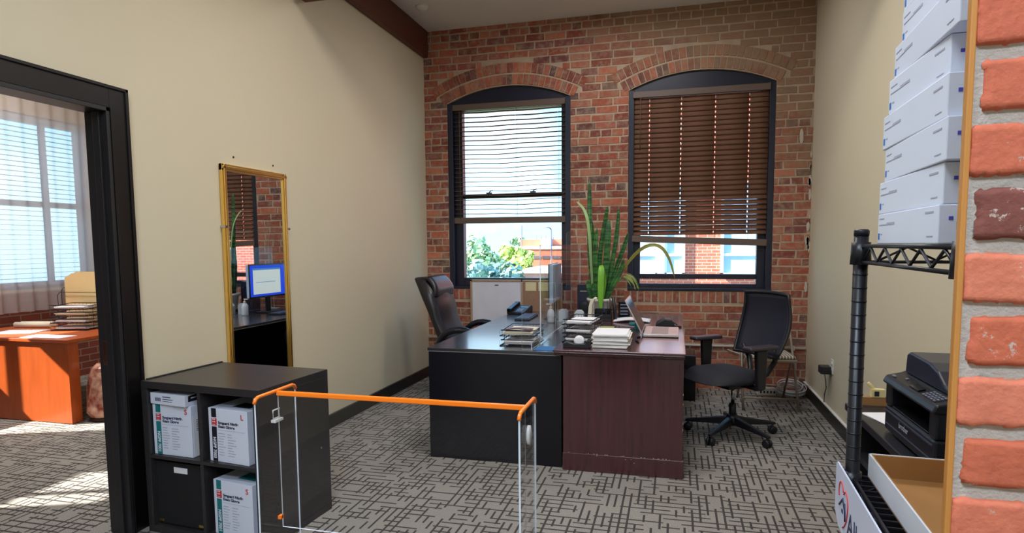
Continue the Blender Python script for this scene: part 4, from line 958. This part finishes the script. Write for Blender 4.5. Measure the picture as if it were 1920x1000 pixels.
# beige folding chair
tan_metal = mat('beige_tube_metal', (138, 128, 116), .4, metal=.2)
stripe = bpy.data.materials.new('striped_cushion_fabric'); stripe.use_nodes = True; n, l = nodes(stripe); p = n['Principled BSDF']; p.inputs['Roughness'].default_value = .85
t = n.new('ShaderNodeTexCoord'); wv = n.new('ShaderNodeTexWave'); wv.bands_direction = 'X'; wv.inputs['Scale'].default_value = 13; wv.inputs['Distortion'].default_value = .3; l.new(t.outputs['Object'], wv.inputs['Vector'])
cr = n.new('ShaderNodeValToRGB'); cr.color_ramp.elements[0].color = lin(104, 92, 84); cr.color_ramp.elements[0].position = .3; cr.color_ramp.elements[1].color = lin(192, 180, 164); cr.color_ramp.elements[1].position = .6; l.new(wv.outputs[0], cr.inputs[0]); l.new(cr.outputs[0], p.inputs[0])
r = thing('folding_chair', 'beige metal folding chair with striped cushions in the corner', 'chair', (.79, 5.82, 0), math.radians(4))
m = MB()
for s_ in (-1, 1):
    m = MB(); m.tube([(.225*s_, -.20, .0), (.215*s_, -.02, .40), (.205*s_, .10, .66), (.17*s_, .155, .78)], .011, 8); m.build('front_leg', tan_metal, r, local=True)
    m = MB(); m.tube([(.20*s_, .27, .0), (.195*s_, .05, .30), (.19*s_, -.07, .44)], .010, 8); m.build('rear_leg', tan_metal, r, local=True)
m = MB(); m.tube([(.17*s, .155+.01*0, .78+.035*(1-abs(s))) for s in (1, .75, .5, .2, -.2, -.5, -.75, -1)], .011, 8); m.tube([(-.20, .245, .03), (.20, .245, .03)], .007, 8); m.tube([(-.222, -.16, .10), (.222, -.16, .10)], .008, 8); m.build('crossbar', tan_metal, r, local=True)
m = MB(); m.box(-.195, .195, -.235, .13, .425, .452); m.build('seat_pan', tan_metal, r, bev=.008, local=True)
m = MB(); m.box(-.185, .185, -.225, .12, .452, .482); m.build('seat_cushion', stripe, r, bev=.014, seg=3, local=True, smooth=True)
m = MB(); m.grid(lambda u, v: V(((u-.5)*.36, .102+.17*v*.75+.022*(1-(2*u-1)**2), .64+.165*v*(1-.25*(2*u-1)**4))), 12, 6); m.build('back_cushion', stripe, r, local=True, solid=.022, smooth=True)

# computer tower next to the mahogany desk, floor clutter
r = thing('computer_tower', 'black computer tower on the floor right of the mahogany desk', 'computer', (.125, 6.0, 0))
m = MB(); m.box(-.05, .065, -.17, .23, 0, .42); m.build('case', black_gloss, r, bev=.006, local=True)
m = MB(); m.box(-.045, .06, -.174, -.17, .26, .29); m.box(-.045, .06, -.174, -.17, .33, .35); m.build('drive_bays', black_plastic, r, local=True)
r = thing('power_strip', 'white power box with sockets on the carpet below the window', 'power strip', (.85, 6.24, 0), math.radians(4))
m = MB(); m.box(-.09, .08, -.035, .035, 0, .07); m.build('body', white_plastic, r, bev=.008, local=True)
m = MB()
for k in range(5): m.box(-.065+.03*k, -.05+.03*k, -.0365, -.035, .022, .045)
m.build('sockets', navyp, r, local=True)
m = MB()
for k in range(7):
    R_ = .105+.012*math.sin(k*2.1); cz_ = .012+.007*k; pts = []
    for i in range(28):
        a = 2*PI*i/28; tl = .35+.06*k
        pts.append((1.055+.012*math.cos(k*1.7)+R_*math.cos(a)*1.05, 6.20+R_*math.sin(a)*math.cos(tl*.9)+.01*math.sin(k), max(.007, cz_+.02+R_*(1+math.sin(a))*math.sin(tl)*.55)))
    m.tube(pts, .006, 6, closed=True)
m.tube([(1.12, 6.22, .05), (1.15, 6.25, .10), (1.19, 6.22, .118), (1.207, 6.1, .12)], .006, 6)
one(m, 'cable_coil', 'coil of white cable on the carpet behind the folding chair', 'cable', mat('white_cable', (206, 206, 214), .4))
m = MB(); m.tube([(.50, YB-.03, .40), (.62, YB-.04, .36), (.70, YB-.04, .34), (.76, YB-.045, .29), (.77, YB-.05, .20)], .006, 6); m.box(.745, .79, YB-.06, YB-.03, .17, .22)
one(m, 'loose_cord', 'pale loose cord hanging below the conduit on the brick wall', 'cord', mat('pale_cord', (180, 174, 166), .5))
r = thing('wall_outlet', 'white wall outlet on the right wall', 'outlet', (XR-.004, 5.37, .395))
m = MB(); m.box(XR-.006, XR, 5.335, 5.405, .395, .51); m.build('plate', white_plastic, r, bev=.002)
m = MB()
for zz in (.428, .475): m.lathe([(0, 0), (.016, 0), (.016, .002), (0, .002)], 0, 0, 14, T=Matrix.Translation((XR-.006, 5.37, zz)) @ Matrix.Rotation(-PI/2, 4, 'Y'))
m.build('socket', white_plastic, r)
r = thing('power_adapter', 'black power adapter plugged into the white wall outlet', 'power adapter', (XR-.06, 5.42, .38))
m = MB(); m.box(XR-.085, XR-.008, 5.36, 5.47, .388, .448); m.build('body', black_plastic, r, bev=.006)
m = MB(); m.tube([(XR-.05, 5.40, .39), (XR-.045, 5.38, .34), (XR-.025, 5.44, .26), (XR-.02, 5.52, .19), (XR-.014, 5.55, .122)], .0035, 6); m.build('cord', black_plastic, r)

# ------------------------------------------------------------------ printer stand on the right wall
stand_black = mat('black_ash_laminate', (32, 32, 38), .35, var=.15)
r = thing('printer_stand', 'low black stand holding the printer', 'stand', (.94, 2.15, 0))
ZT = .770
m = MB(); m.box(.685, 1.19, 1.55, 2.80, ZT-.028, ZT); m.build('top', stand_black, r, bev=.003)
m = MB(); m.box(.70, 1.185, 1.57, 1.60, 0, ZT-.028); m.build('side_panel', stand_black, r)
m = MB(); m.box(.70, 1.185, 2.75, 2.78, 0, ZT-.028); m.build('side_panel', stand_black, r)
m = MB(); m.box(.72, 1.18, 1.60, 2.75, .56, .585); m.build('shelf', stand_black, r)
m = MB(); m.box(1.165, 1.185, 1.60, 2.75, .02, ZT-.028); m.build('back_panel', stand_black, r)
pr_m = mat('printer_black', (22, 23, 31), .38, var=.12)
r = thing('printer', 'black laser printer on the low black stand', 'printer', (.93, 2.19, ZT))
px0, px1, py0, py1 = .720, 1.12, 1.985, 2.42; zt = .985
m = MB(); m.box(px0, px1, py0, py1, ZT+.008, .865); m.box(px0+.12, px1, py0, py1, .865, .955); m.box(px0, px0+.12, py0, py0+.05, .865, .955); m.box(px0, px0+.12, py1-.05, py1, .865, .955)
m.build('body', pr_m, r, bev=.008)
m = MB(); m.prism([(px0-.012, .945), (px0, .968), (px0+.045, zt-.006), (px0+.06, zt), (px1, zt), (px1, .95), (px0, .94)], py0-.004, py1+.004, 'y'); m.build('scanner_deck', pr_m, r, bev=.006)
T = Matrix.Translation((px0, 0, .970)) @ Matrix.Rotation(-math.atan2(.011, .045), 4, 'Y')
keyw = mat('grey_key', (110, 114, 130), .4)
m = MB()
for a in range(4):
    for b_ in range(5): m.box(.006+.010*a, .012+.010*a, py0+.03+.020*b_, py0+.043+.020*b_, 0, .003, T=T)
m.box(.008, .016, py1-.06, py1-.03, 0, .002, T=T); m.box(.026, .034, py1-.12, py1-.105, 0, .002, T=T)
m.build('keypad', keyw, r)
m = MB(); m.box(.008, .030, py0+.16, py0+.235, 0, .003, T=T); m.build('display', black_gloss, r)
m = MB(); m.prism([(py0+.05, zt), (py1-.025, zt), (py1-.035, zt+.065), (py1-.06, zt+.075), (py0+.21, zt+.070), (py0+.14, zt+.055), (py0+.09, zt+.025), (py0+.05, zt+.012)], px0+.05, px1-.01, 'x'); m.build('document_feeder', mat('printer_feeder', (28, 33, 52), .33), r, bev=.006)
m = MB(); m.box(px0+.09, px1-.04, py0+.055, py0+.13, zt+.028, zt+.036); m.build('feeder_tray', pr_m, r, bev=.003)
m = MB(); m.box(px0-.004, px0, py0+.01, py1-.01, .845, .85); m.box(px0-.004, px0, py0+.02, py1-.02, .803, .806); m.build('panel_seam', mat('seam_grey', (60, 62, 76), .3), r)  # thin lines in a lighter grey than the printer body
m = MB(); m.box(px0+.005, px0+.1, py0+.06, py1-.06, .868, .873); m.build('output_tray', black_gloss, r, bev=.002)
text(r, 'brother', .026, (px0-.002, py1-.15, .822), (0, -1, 0), (0, 0, 1), mat('printer_logo_grey', (150, 156, 170), .4), fit=.085, bold=.0005)
sheets('paper_sheet', 'white sheets on the low black stand behind the printer', .87, 2.55, ZT, .27, .24, 2, .002, white_paper, .25)
m = MB(); m.box(.70, 1.19, 2.776, 2.80, ZT, ZT+.034); o = one(m, 'wood_board', 'narrow tan wood board standing at the far end of the low black stand', 'board', mat('tan_board', (166, 122, 74), .6, var=.2, vscale=4))
m = MB(); m.box(.775, .825, 2.772, 2.80, ZT+.0345, ZT+.068); m.box(.785, .803, 2.770, 2.773, ZT+.040, ZT+.060, mi=1); m.tube([(.785, 2.786, ZT+.068), (.765, 2.79, ZT+.092)], .007, 8); one(m, 'gadget_box', 'small pale yellow box on top of the tan wood board', 'box', [mat('pale_yellow_plastic', (224, 206, 150), .4), dark_wire], bev=.002)

# ------------------------------------------------------------------ wire shelf in the near right
srz = math.atan2(.024, .50)                # shelf runs from the near post to the far post, slightly turned
r = thing('wire_shelf', 'black wire shelving unit with white boxes and a cardboard tray', 'shelving unit', (.3115, .79, 0), -srz)
LY = .512; LXs = .80
def post(x, y):
    m = MB(); m.tube([(x, y, .0), (x, y, 1.443)], .0125, 14)
    k = .05
    while k < 1.43: m.tube([(x, y, k-.0012), (x, y, k+.0012)], .0131, 14); k += .0254
    m.lathe([(.0132, 1.443), (.0135, 1.452), (.011, 1.455), (0, 1.455)], x, y, 14)
    m.lathe([(.010, 0), (.016, .004), (.016, .02), (.0125, .03)], x, y, 12)
    for zz in (1.389, .948, .55, .15): m.lathe([(.0130, zz), (.0185, zz), (.0165, zz+.042), (.0130, zz+.042)], x, y, 14)
    m.build('post', dark_wire, r, local=True)
for x in (0, LXs):
    for y in (0, LY): post(x, y)
def wire_deck(zt, name='shelf'):
    m = MB(); R_ = .0032; zb = zt-.030
    for x in (0, LXs):
        m.tube([(x, .015, zt), (x, LY-.015, zt)], R_, 8); m.tube([(x, .015, zb), (x, LY-.015, zb)], R_, 8)
        pts = []
        for k in range(11): pts.append((x, .03+(LY-.06)*k/10, zt-.003 if k % 2 else zb+.003))
        m.tube(pts, .0024, 6)
    for y in (0, LY):
        m.tube([(.015, y, zt), (LXs-.015, y, zt)], R_, 8); m.tube([(.015, y, zb), (LXs-.015, y, zb)], R_, 8)
        pts = []
        for k in range(17): pts.append((.03+(LXs-.06)*k/16, y, zt-.003 if k % 2 else zb+.003))
        m.tube(pts, .0024, 6)
    for k in range(1, 20): m.tube([(0, LY*k/20, zt), (LXs, LY*k/20, zt)], .0019, 6)
    for x in (.2, .4, .6): m.tube([(x, 0, zt-.006), (x, LY, zt-.006)], .003, 6)
    m.build(name, dark_wire, r, local=True)
for zz in (1.424, .980, .58, .18): wire_deck(zz)
shelf = r
# sign hung on the side rail of the second shelf
rs = thing('shelf_sign', 'white sign with a red heart and house logo on the shelf rail', 'sign', tuple(inner(shelf, -.023, .02, .886)), -srz)
m = MB(); m.prism([(0, .0), (.475, .0), (.51, .02), (.51, .112), (.50, .118), (0, .118)], -.002, .001, 'x'); m.build('card', mat('white_sign_card', (206, 212, 236), .4), rs, local=True)
# local: +y away from camera; text reads towards the camera (towards -y)
Xd, Zd = (0, -1, 0), (0, 0, 1); sx = -.0024
def arc2(cy, cz, ry, rz_, a0, a1, n=16): return [(sx, cy-ry*math.cos(math.radians(a0+(a1-a0)*k/n)), cz+rz_*math.sin(math.radians(a0+(a1-a0)*k/n))) for k in range(n+1)]
m = MB()
m.tube(arc2(.452, .074, .020, .020, 215, 20), .0014, 6)
m.tube(arc2(.413, .068, .020, .020, 150, -15)+[(sx, .400, .040), (sx, .418, .022), (sx, .432, .014)], .0014, 6)
m.build('heart_mark', redp, rs, local=True)
m = MB(); m.tube([(sx, .466, .046), (sx, .434, .069), (sx, .416, .053)], .0022, 6); m.tube([(sx, .418, .066), (sx, .412, .034)], .0022, 6); m.tube([(sx, .442, .046), (sx, .436, .046), (sx, .436, .040), (sx, .442, .040)], .0012, 6, closed=True); m.build('house_mark', navyp, rs, local=True)
text(rs, 'All', .062, (sx, .394, .022), Xd, Zd, navyp, local=True, bold=.0003, fit=.072)
text(rs, 'at H', .034, (sx, .312, .020), Xd, Zd, mat('grey_blue_print', (96, 108, 140), .5), local=True, fit=.06)
# cardboard tray
kraft = mat('kraft_card', (166, 116, 62), .75, var=.08); 
rt = thing('cardboard_tray', 'open white cardboard tray with brown inside on the wire shelf', 'tray', tuple(inner(shelf, .025, .06, .984)), -srz)
m = MB(); tw, td, th_ = .46, .445, .045
m.box(.0, tw, 0, td, 0, .003); m.box(.003, .006, .003, td-.003, .003, th_); m.box(tw-.006, tw-.003, .003, td-.003, .003, th_); m.box(.003, tw-.003, .003, .006, .003, th_); m.box(.003, tw-.003, td-.006, td-.003, .003, th_); m.build('inside', kraft, rt, local=True)
m = MB(); m.box(0, .003, 0, td, 0, th_+.001); m.box(tw-.003, tw, 0, td, 0, th_+.001); m.box(0, tw, 0, .003, 0, th_+.001); m.box(0, tw, td-.003, td, 0, th_+.001); m.build('outside', mat('white_card_outside', (214, 218, 230), .5), rt, local=True)
# small things on the shelf below
sheets('paper_sheet', 'white papers on the shelf under the cardboard tray', .50, 1.05, .5845, .25, .3, 3, .003, white_paper, .1)
m = MB(); m.box(.40, .62, .84, 1.0, .584, .64); one(m, 'kraft_box', 'brown cardboard box on the shelf under the tray', 'box', kraft)
# stack of glove boxes on the top shelf
boxcard = mat('white_glove_box_card', (224, 230, 248), .45, var=.03); bluep = mat('blue_print', (28, 112, 196), .5); violetp = mat('violet_print', (84, 80, 190), .5)
posn = ['lowest', 'second lowest', 'third lowest', 'fourth lowest', 'fifth lowest', 'sixth lowest', 'seventh lowest', 'eighth lowest', 'topmost']
# (far left face x in shelf frame, yaw offset in degrees, far end y)
offs = [(.022, 0, .492), (.023, .6, .494), (.026, -.6, .478), (.024, .2, .490), (.026, 2.2, .470), (.034, -.8, .476), (.042, .6, .470), (.044, -.4, .474), (.05, .5, .47)]
zb = 1.4275
for k, (ox_, dyaw, yf) in enumerate(offs):
    h_ = (.053, .056, .057, .058, .058, .057, .057, .057, .057)[k]; p0 = inner(shelf, ox_, yf, zb)
    ln = .315 if k != 4 else .262
    q = thing('glove_box', 'white glove box on the wire shelf, %s of its stack' % posn[k], 'box', tuple(p0), -srz+math.radians(dyaw), 'white glove boxes stacked on the wire shelf')
    m = MB(); m.box(0, .135, -ln, 0, 0, h_); m.build('box', boxcard, q, bev=.0015, local=True)
    m = MB(); m.box(-.0006, 0, -.014, -.006, .008, .019); m.box(-.0006, 0, -.004, .0, .0, .0005); m.box(.03, .045, -ln-.0006, -ln, .01, .022); m.build('blue_mark', bluep, q, local=True)
    m = MB(); m.box(-.0006, 0, -.030, -.020, .016, .018); m.box(-.0006, 0, -.060, -.010, .033, .0345); m.box(-.0006, 0, -.105, -.060, .033, .037); m.box(-.0006, 0, -.042, -.010, .044, .0455); m.box(-.0006, 0, -ln+.02, -ln+.055, .043, .0455); m.box(-.0006, 0, -ln+.02, -ln+.045, .010, .0115); m.build('printed_lettering', greyp, q, local=True)
    m = MB(); m.box(.012, .017, -ln-.0006, -ln, .032, .037); m.box(.03, .07, -ln-.0006, -ln, .032, .034); m.build('violet_mark', violetp, q, local=True)
    zb += h_+.0006

# ------------------------------------------------------------------ near brick pier on the right
YN = .72; XN = .276
mb = MB(); mb.box(XN+.003, 3.2, YN, YN+.010, 0, ZC); mb.box(XN+.07, 3.2, YN+.010, YN+.03, 0, ZC); wall_near = struct(mb, 'wall_near', 'near pier faced with salmon brick and thick grey mortar', mortar_grey)
br = Bricks(); random.seed(21)
course = .0625; z = 1.594-course*26+.0; row = 0
NT = [(203, 113, 88), (196, 105, 80), (208, 120, 94), (203, 114, 92), (190, 100, 74)]
z = .056
k = 0
bricks_mb = MB(); tones = []
while z < ZC-.07:
    stag = (k % 2 == 0)
    xs = XN+.004 - (.10 if not stag else -.0055)
    while xs < 3.1:
        bl = .195; a = max(xs, XN+.002); b = xs+bl
        if b-a > .03:
            big = abs(a-XN) < .35 and .6 < z < 2.0
            nu, nv = (40, 14) if big else (4, 2)
            h = course-.0115; sd = random.uniform(0, 100); tcol = random.choice(NT)
            if abs(z-1.43) < .031 and a < .5: tcol = (124, 74, 66)
            tcol = lin(*tcol); f0 = len(bricks_mb.bm.faces)
            full = a > xs-.001
            def fn(u, v, a=a, b=b, z=z, h=h, sd=sd, full=full):
                s, t_ = (u-.5)*2, (v-.5)*2
                x = a+(b-a)*u; zz = z+h*v
                ed = min((u*(b-a) if full else 1), (1-u)*(b-a), v*h, (1-v)*h)
                nzv = noise.noise(V((x*60, zz*60, sd)))*.5+noise.noise(V((x*170, zz*170, sd)))*.25
                # rounded, uneven rim
                cr_ = min((u*(b-a) if full else 1), (1-u)*(b-a)); cz_ = min(v*h, (1-v)*h)
                rad = .006
                if cr_ < rad and cz_ < rad:
                    d = rad-math.hypot(rad-cr_, rad-cz_); ed = min(ed, d)
                e = ed+nzv*.0022
                d = .0075*(1-math.exp(-max(0, e)/.0011)) if e > 0 else -.004
                return V((x+.0012*noise.noise(V((zz*40, sd, 1))), YN-d-.0009*nzv+.001, zz+.0015*noise.noise(V((x*30, sd, 5)))))
            bricks_mb.grid(fn, nu, nv); tones += [tcol]*(nu*nv)
        xs += bl+.0115
    z += course; k += 1
o = bricks_mb.build('brick', brick_mat('salmon_face_brick', False, True), wall_near)
a_ = o.data.attributes.new('brick_tone', 'FLOAT_COLOR', 'FACE')
for i, t_ in enumerate(tones): a_.data[i].color = t_
oak = mat('honey_oak_trim', (190, 128, 62), .45, var=.2, vscale=5, stretch=(20, 20, .8))
mb = MB(); mb.box(XN-.003, XN+.003, YN-.0035, YN+.006, 0, ZC); struct(mb, 'trim_4', 'honey oak strip on the edge of the near brick pier', oak, bev=.0015)

# smoke detector
r = thing('smoke_detector', 'round white smoke detector on the ceiling by the beam', 'smoke detector', (-2.36, 5.72, ZC-.035))
m = MB(); m.lathe([(.0, ZC-.038), (.035, ZC-.036), (.055, ZC-.026), (.06, ZC-.01), (.062, ZC)], -2.36, 5.72, 24); m.build('body', white_plastic, r)
m = MB(); m.lathe([(.0, ZC-.042), (.016, ZC-.041), (.018, ZC-.036)], -2.36, 5.72, 16); m.build('vent_cap', white_plastic, r)

# ------------------------------------------------------------------ added ceiling panels, out of view, that fill the rooms with light
diff = emit('fill_panel_glow', (245, 246, 250), 1.5, (.8, .8, .8))
def fill_panel(x, y, power, label, col=(1, .86, .68), sx=1.2, sy=.6):
    r = thing('added_fill_panel', label, 'light', (x, y, ZC-.06), 0, 'added ceiling fill panels')
    m = MB(); m.box(x-sx/2-.03, x+sx/2+.03, y-sy/2-.03, y+sy/2+.03, ZC-.06, ZC); m.build('housing', white_plastic, r)  # made-up fixture body around the added lamp
    m = MB(); m.box(x-sx/2, x+sx/2, y-sy/2, y+sy/2, ZC-.063, ZC-.06); m.build('diffuser', diff, r)
    ld = bpy.data.lights.new('fill_area_lamp', 'AREA'); ld.shape = 'RECTANGLE'; ld.size = sx; ld.size_y = sy; ld.energy = power; ld.color = col
    lo = bpy.data.objects.new('fill_area_lamp', ld); C.objects.link(lo); lo.location = (0, 0, -.012); lo.parent = r
fill_panel(-.5, 3.1, 52, 'unseen ceiling panel lighting the middle of the office', (1, .97, .93))
fill_panel(-.5, 5.15, 24, 'added fill panel on the ceiling beyond the crossing timber beam', (.96, .97, 1))  # added to brighten the dim back of the room
fill_panel(-.9, .2, 58, 'added cool fill panel over the reception counter', (.74, .87, 1))
fill_panel(.2, -1.5, 132, 'added cool fill panel over the reception side', (.70, .85, 1))  # the cool panels stand in for daylight from behind the camera
fill_panel(-5.0, 3.7, 95, 'added fill panel in the adjoining office', (1, .95, .9))  # added to keep the sheer curtain bright

# ------------------------------------------------------------------ outside
grass = mat('far_ground', (120, 140, 110), .9, var=.2, vscale=.2)
mb = MB(); mb.box(-120, 90, 7.5, 200, -7.2, -7); struct(mb, 'ground', 'ground outside the windows', grass)
random.seed(11)
leafgreen = mat('hazed_green_leaves', (150, 180, 130), .7, var=.4, vscale=1.2); leafyel = mat('hazed_yellow_green_leaves', (186, 204, 104), .7, var=.3, vscale=1.2); leafblue = mat('hazed_blue_green_leaves', (130, 166, 160), .7, var=.4, vscale=1.0); bark = mat('bark', (80, 66, 56), .9)  # leaf colours paled to carry the haze outside
def tree(label, x, y, z0, ztop, rad, m_, n=2200, group=None):
    r = thing('tree', label, 'tree', (x, y, -7), 0, group)
    m = MB(); m.tube([(x, y, -7), (x, y, (z0+ztop)/2)], [.35, .18], 8); m.build('trunk', bark, r)
    m = MB(); cz = (z0+ztop)/2; hz = (ztop-z0)/2; lobes = []
    for _ in range(26):
        a = random.uniform(0, 2*PI); b = math.asin(random.uniform(-.9, 1)); q = random.uniform(.35, .85)
        lobes.append((V((x+rad*q*math.cos(a)*math.cos(b), y+rad*q*math.sin(a)*math.cos(b), cz+hz*q*math.sin(b))), rad*random.uniform(.25, .45)))
    for _ in range(n):
        c, rr = random.choice(lobes); d = V((random.gauss(0, 1), random.gauss(0, 1), random.gauss(0, 1))).normalized(); p_ = c+d*rr*random.uniform(.75, 1.05)
        s_ = random.uniform(.12, .3); e1 = d.orthogonal().normalized()*s_; e2 = d.cross(e1).normalized()*s_*.8; t_ = d*random.uniform(-.15, .15)
        m.face([m.bm.verts.new(q) for q in (p_-e1+t_, p_-e2, p_+e1-t_, p_+e2)])
    m.build('crown', m_, r)
tree('broad green tree at the left of the window view', -16.2, 48, -4.5, 1.7, 3.6, leafgreen, 3800)
tree('blue green tree in front of the broad green one', -11.7, 39.5, -4, .75, 2.1, leafblue, 2400)
tree('yellow green tree before the far brick building', -14.2, 55, -3.0, 1.7, 1.9, leafyel, 2000)
tree('small green treetop rising beside the brick building roof', -19.6, 77, -3, 2.8, 2.2, leafgreen, 1400)
salmon = mat('sunlit_salmon_brick', (214, 120, 92), .85, var=.12, vscale=2); roofw = mat('white_roof', (232, 230, 228), .7); win_dark = mat('far_window_glass', (104, 96, 110), .2); blue_box = mat('roof_unit', (150, 176, 204), .5)
r = thing('far_building', 'salmon brick building with ribbon windows seen through the left window', 'building', (-9.5, 62, -7))
m = MB(); m.box(-15.0, -4, 60, 70, -7, 1.05); m.build('wall', salmon, r)
m = MB(); m.box(-15.1, -4, 59.9, 70, 1.05, 1.35); m.build('parapet', roofw, r)
m = MB(); m.box(-15.6, -4, 63, 69, 1.35, 2.05); m.build('penthouse', salmon, r)
m = MB(); m.box(-13.2, -12.2, 62.2, 63, 1.35, 2.15); m.build('roof_unit', blue_box, r)
for zz in (.12, -.95):
    for k in range(8):
        xx = -15.0+.35+1.0*k
        m = MB(); m.box(xx, xx+.8, 59.94, 60.02, zz, zz+.28); m.build('window', win_dark, r)
for xx in (-14.1, -13.6, -13.1, -12.3):
    m = MB(); m.tube([(xx, 64, 2.05), (xx, 64, 2.5)], .03, 6); m.build('vent_pipe', win_dark, r)
r = thing('low_building', 'low building with a white roof in the left window view', 'building', (-11.6, 48, -7))
m = MB(); m.box(-11.9, -7, 48, 54, -7, -.75); m.build('wall', mat('pink_wall', (206, 150, 150), .8), r)
m = MB(); m.prism([(-12.2, -.75), (-6.8, -.75), (-8.6, -.35), (-11.4, -.35)], 47.7, 54.2); m.build('roof', roofw, r)
for xx, yy, zz, lb in ((-13.95, 57, 3.3, 'thin mast rising left of the brick building'), (-9.0, 46, 2.6, 'street lamp post in front of the brick building')):
    m = MB(); m.tube([(xx, yy, -7), (xx, yy, zz)], .045, 8)
    if yy == 46: m.tube([(xx, yy, zz), (xx-.15, yy, zz+.15), (xx-.5, yy, zz+.2)], .05, 6)
    one(m, 'lamp_post' if yy == 46 else 'mast', lb, 'pole', win_dark)
# red brick building across the street from the right window
facade = bpy.data.materials.new('sunlit_red_brick'); facade.use_nodes = True; n, l = nodes(facade); p = n['Principled BSDF']; p.inputs['Roughness'].default_value = .85
t = n.new('ShaderNodeTexCoord'); s = n.new('ShaderNodeSeparateXYZ'); cb = n.new('ShaderNodeCombineXYZ'); l.new(t.outputs['Object'], s.inputs[0]); l.new(s.outputs['X'], cb.inputs[0]); l.new(s.outputs['Z'], cb.inputs[1])
bt = n.new('ShaderNodeTexBrick'); l.new(cb.outputs[0], bt.inputs[0]); bt.inputs['Scale'].default_value = 1; bt.inputs['Brick Width'].default_value = .22; bt.inputs['Row Height'].default_value = .076; bt.inputs['Mortar Size'].default_value = .006
bt.inputs['Color1'].default_value = lin(206, 104, 78); bt.inputs['Color2'].default_value = lin(184, 86, 66); bt.inputs['Mortar'].default_value = lin(214, 176, 156); l.new(bt.outputs[0], p.inputs[0])
r = thing('brick_building', 'sunlit red brick building across from the right window', 'building', (2.5, 18, -7))
m = MB(); m.box(-1.6, 9, 16, 22, -7, 5.5); m.build('facade', facade, r)
whitew = mat('white_sash_paint', (226, 226, 230), .5); sky_tint_glass = mat('sky_painted_glass', (176, 200, 226), .08, spec=.8)  # pale sky reflection is put into the pane colour
for a, b_ in ((-1.45, -.42), (-.28, .22), (1.05, 2.2), (2.9, 4.0)):
    m = MB(); z0, z1 = .66, 2.9
    m.box(a, a+.07, 15.9, 16.02, z0, z1); m.box(b_-.07, b_, 15.9, 16.02, z0, z1); m.box(a, b_, 15.9, 16.02, z0, z0+.07); m.box(a, b_, 15.9, 16.02, z1-.07, z1); m.box(a, b_, 15.92, 16.02, 1.14, 1.2)
    fr_ = m.build('window_frame', whitew, r)
    m = MB(); m.box(a+.06, b_-.06, 15.97, 16.01, z0+.06, z1-.06); m.build('pane', sky_tint_glass, fr_)
m = MB(); m.box(-.44, -.26, 15.88, 16.01, .6, 3.0); m.build('mullion', mat('grey_mullion', (170, 172, 182), .6), r)
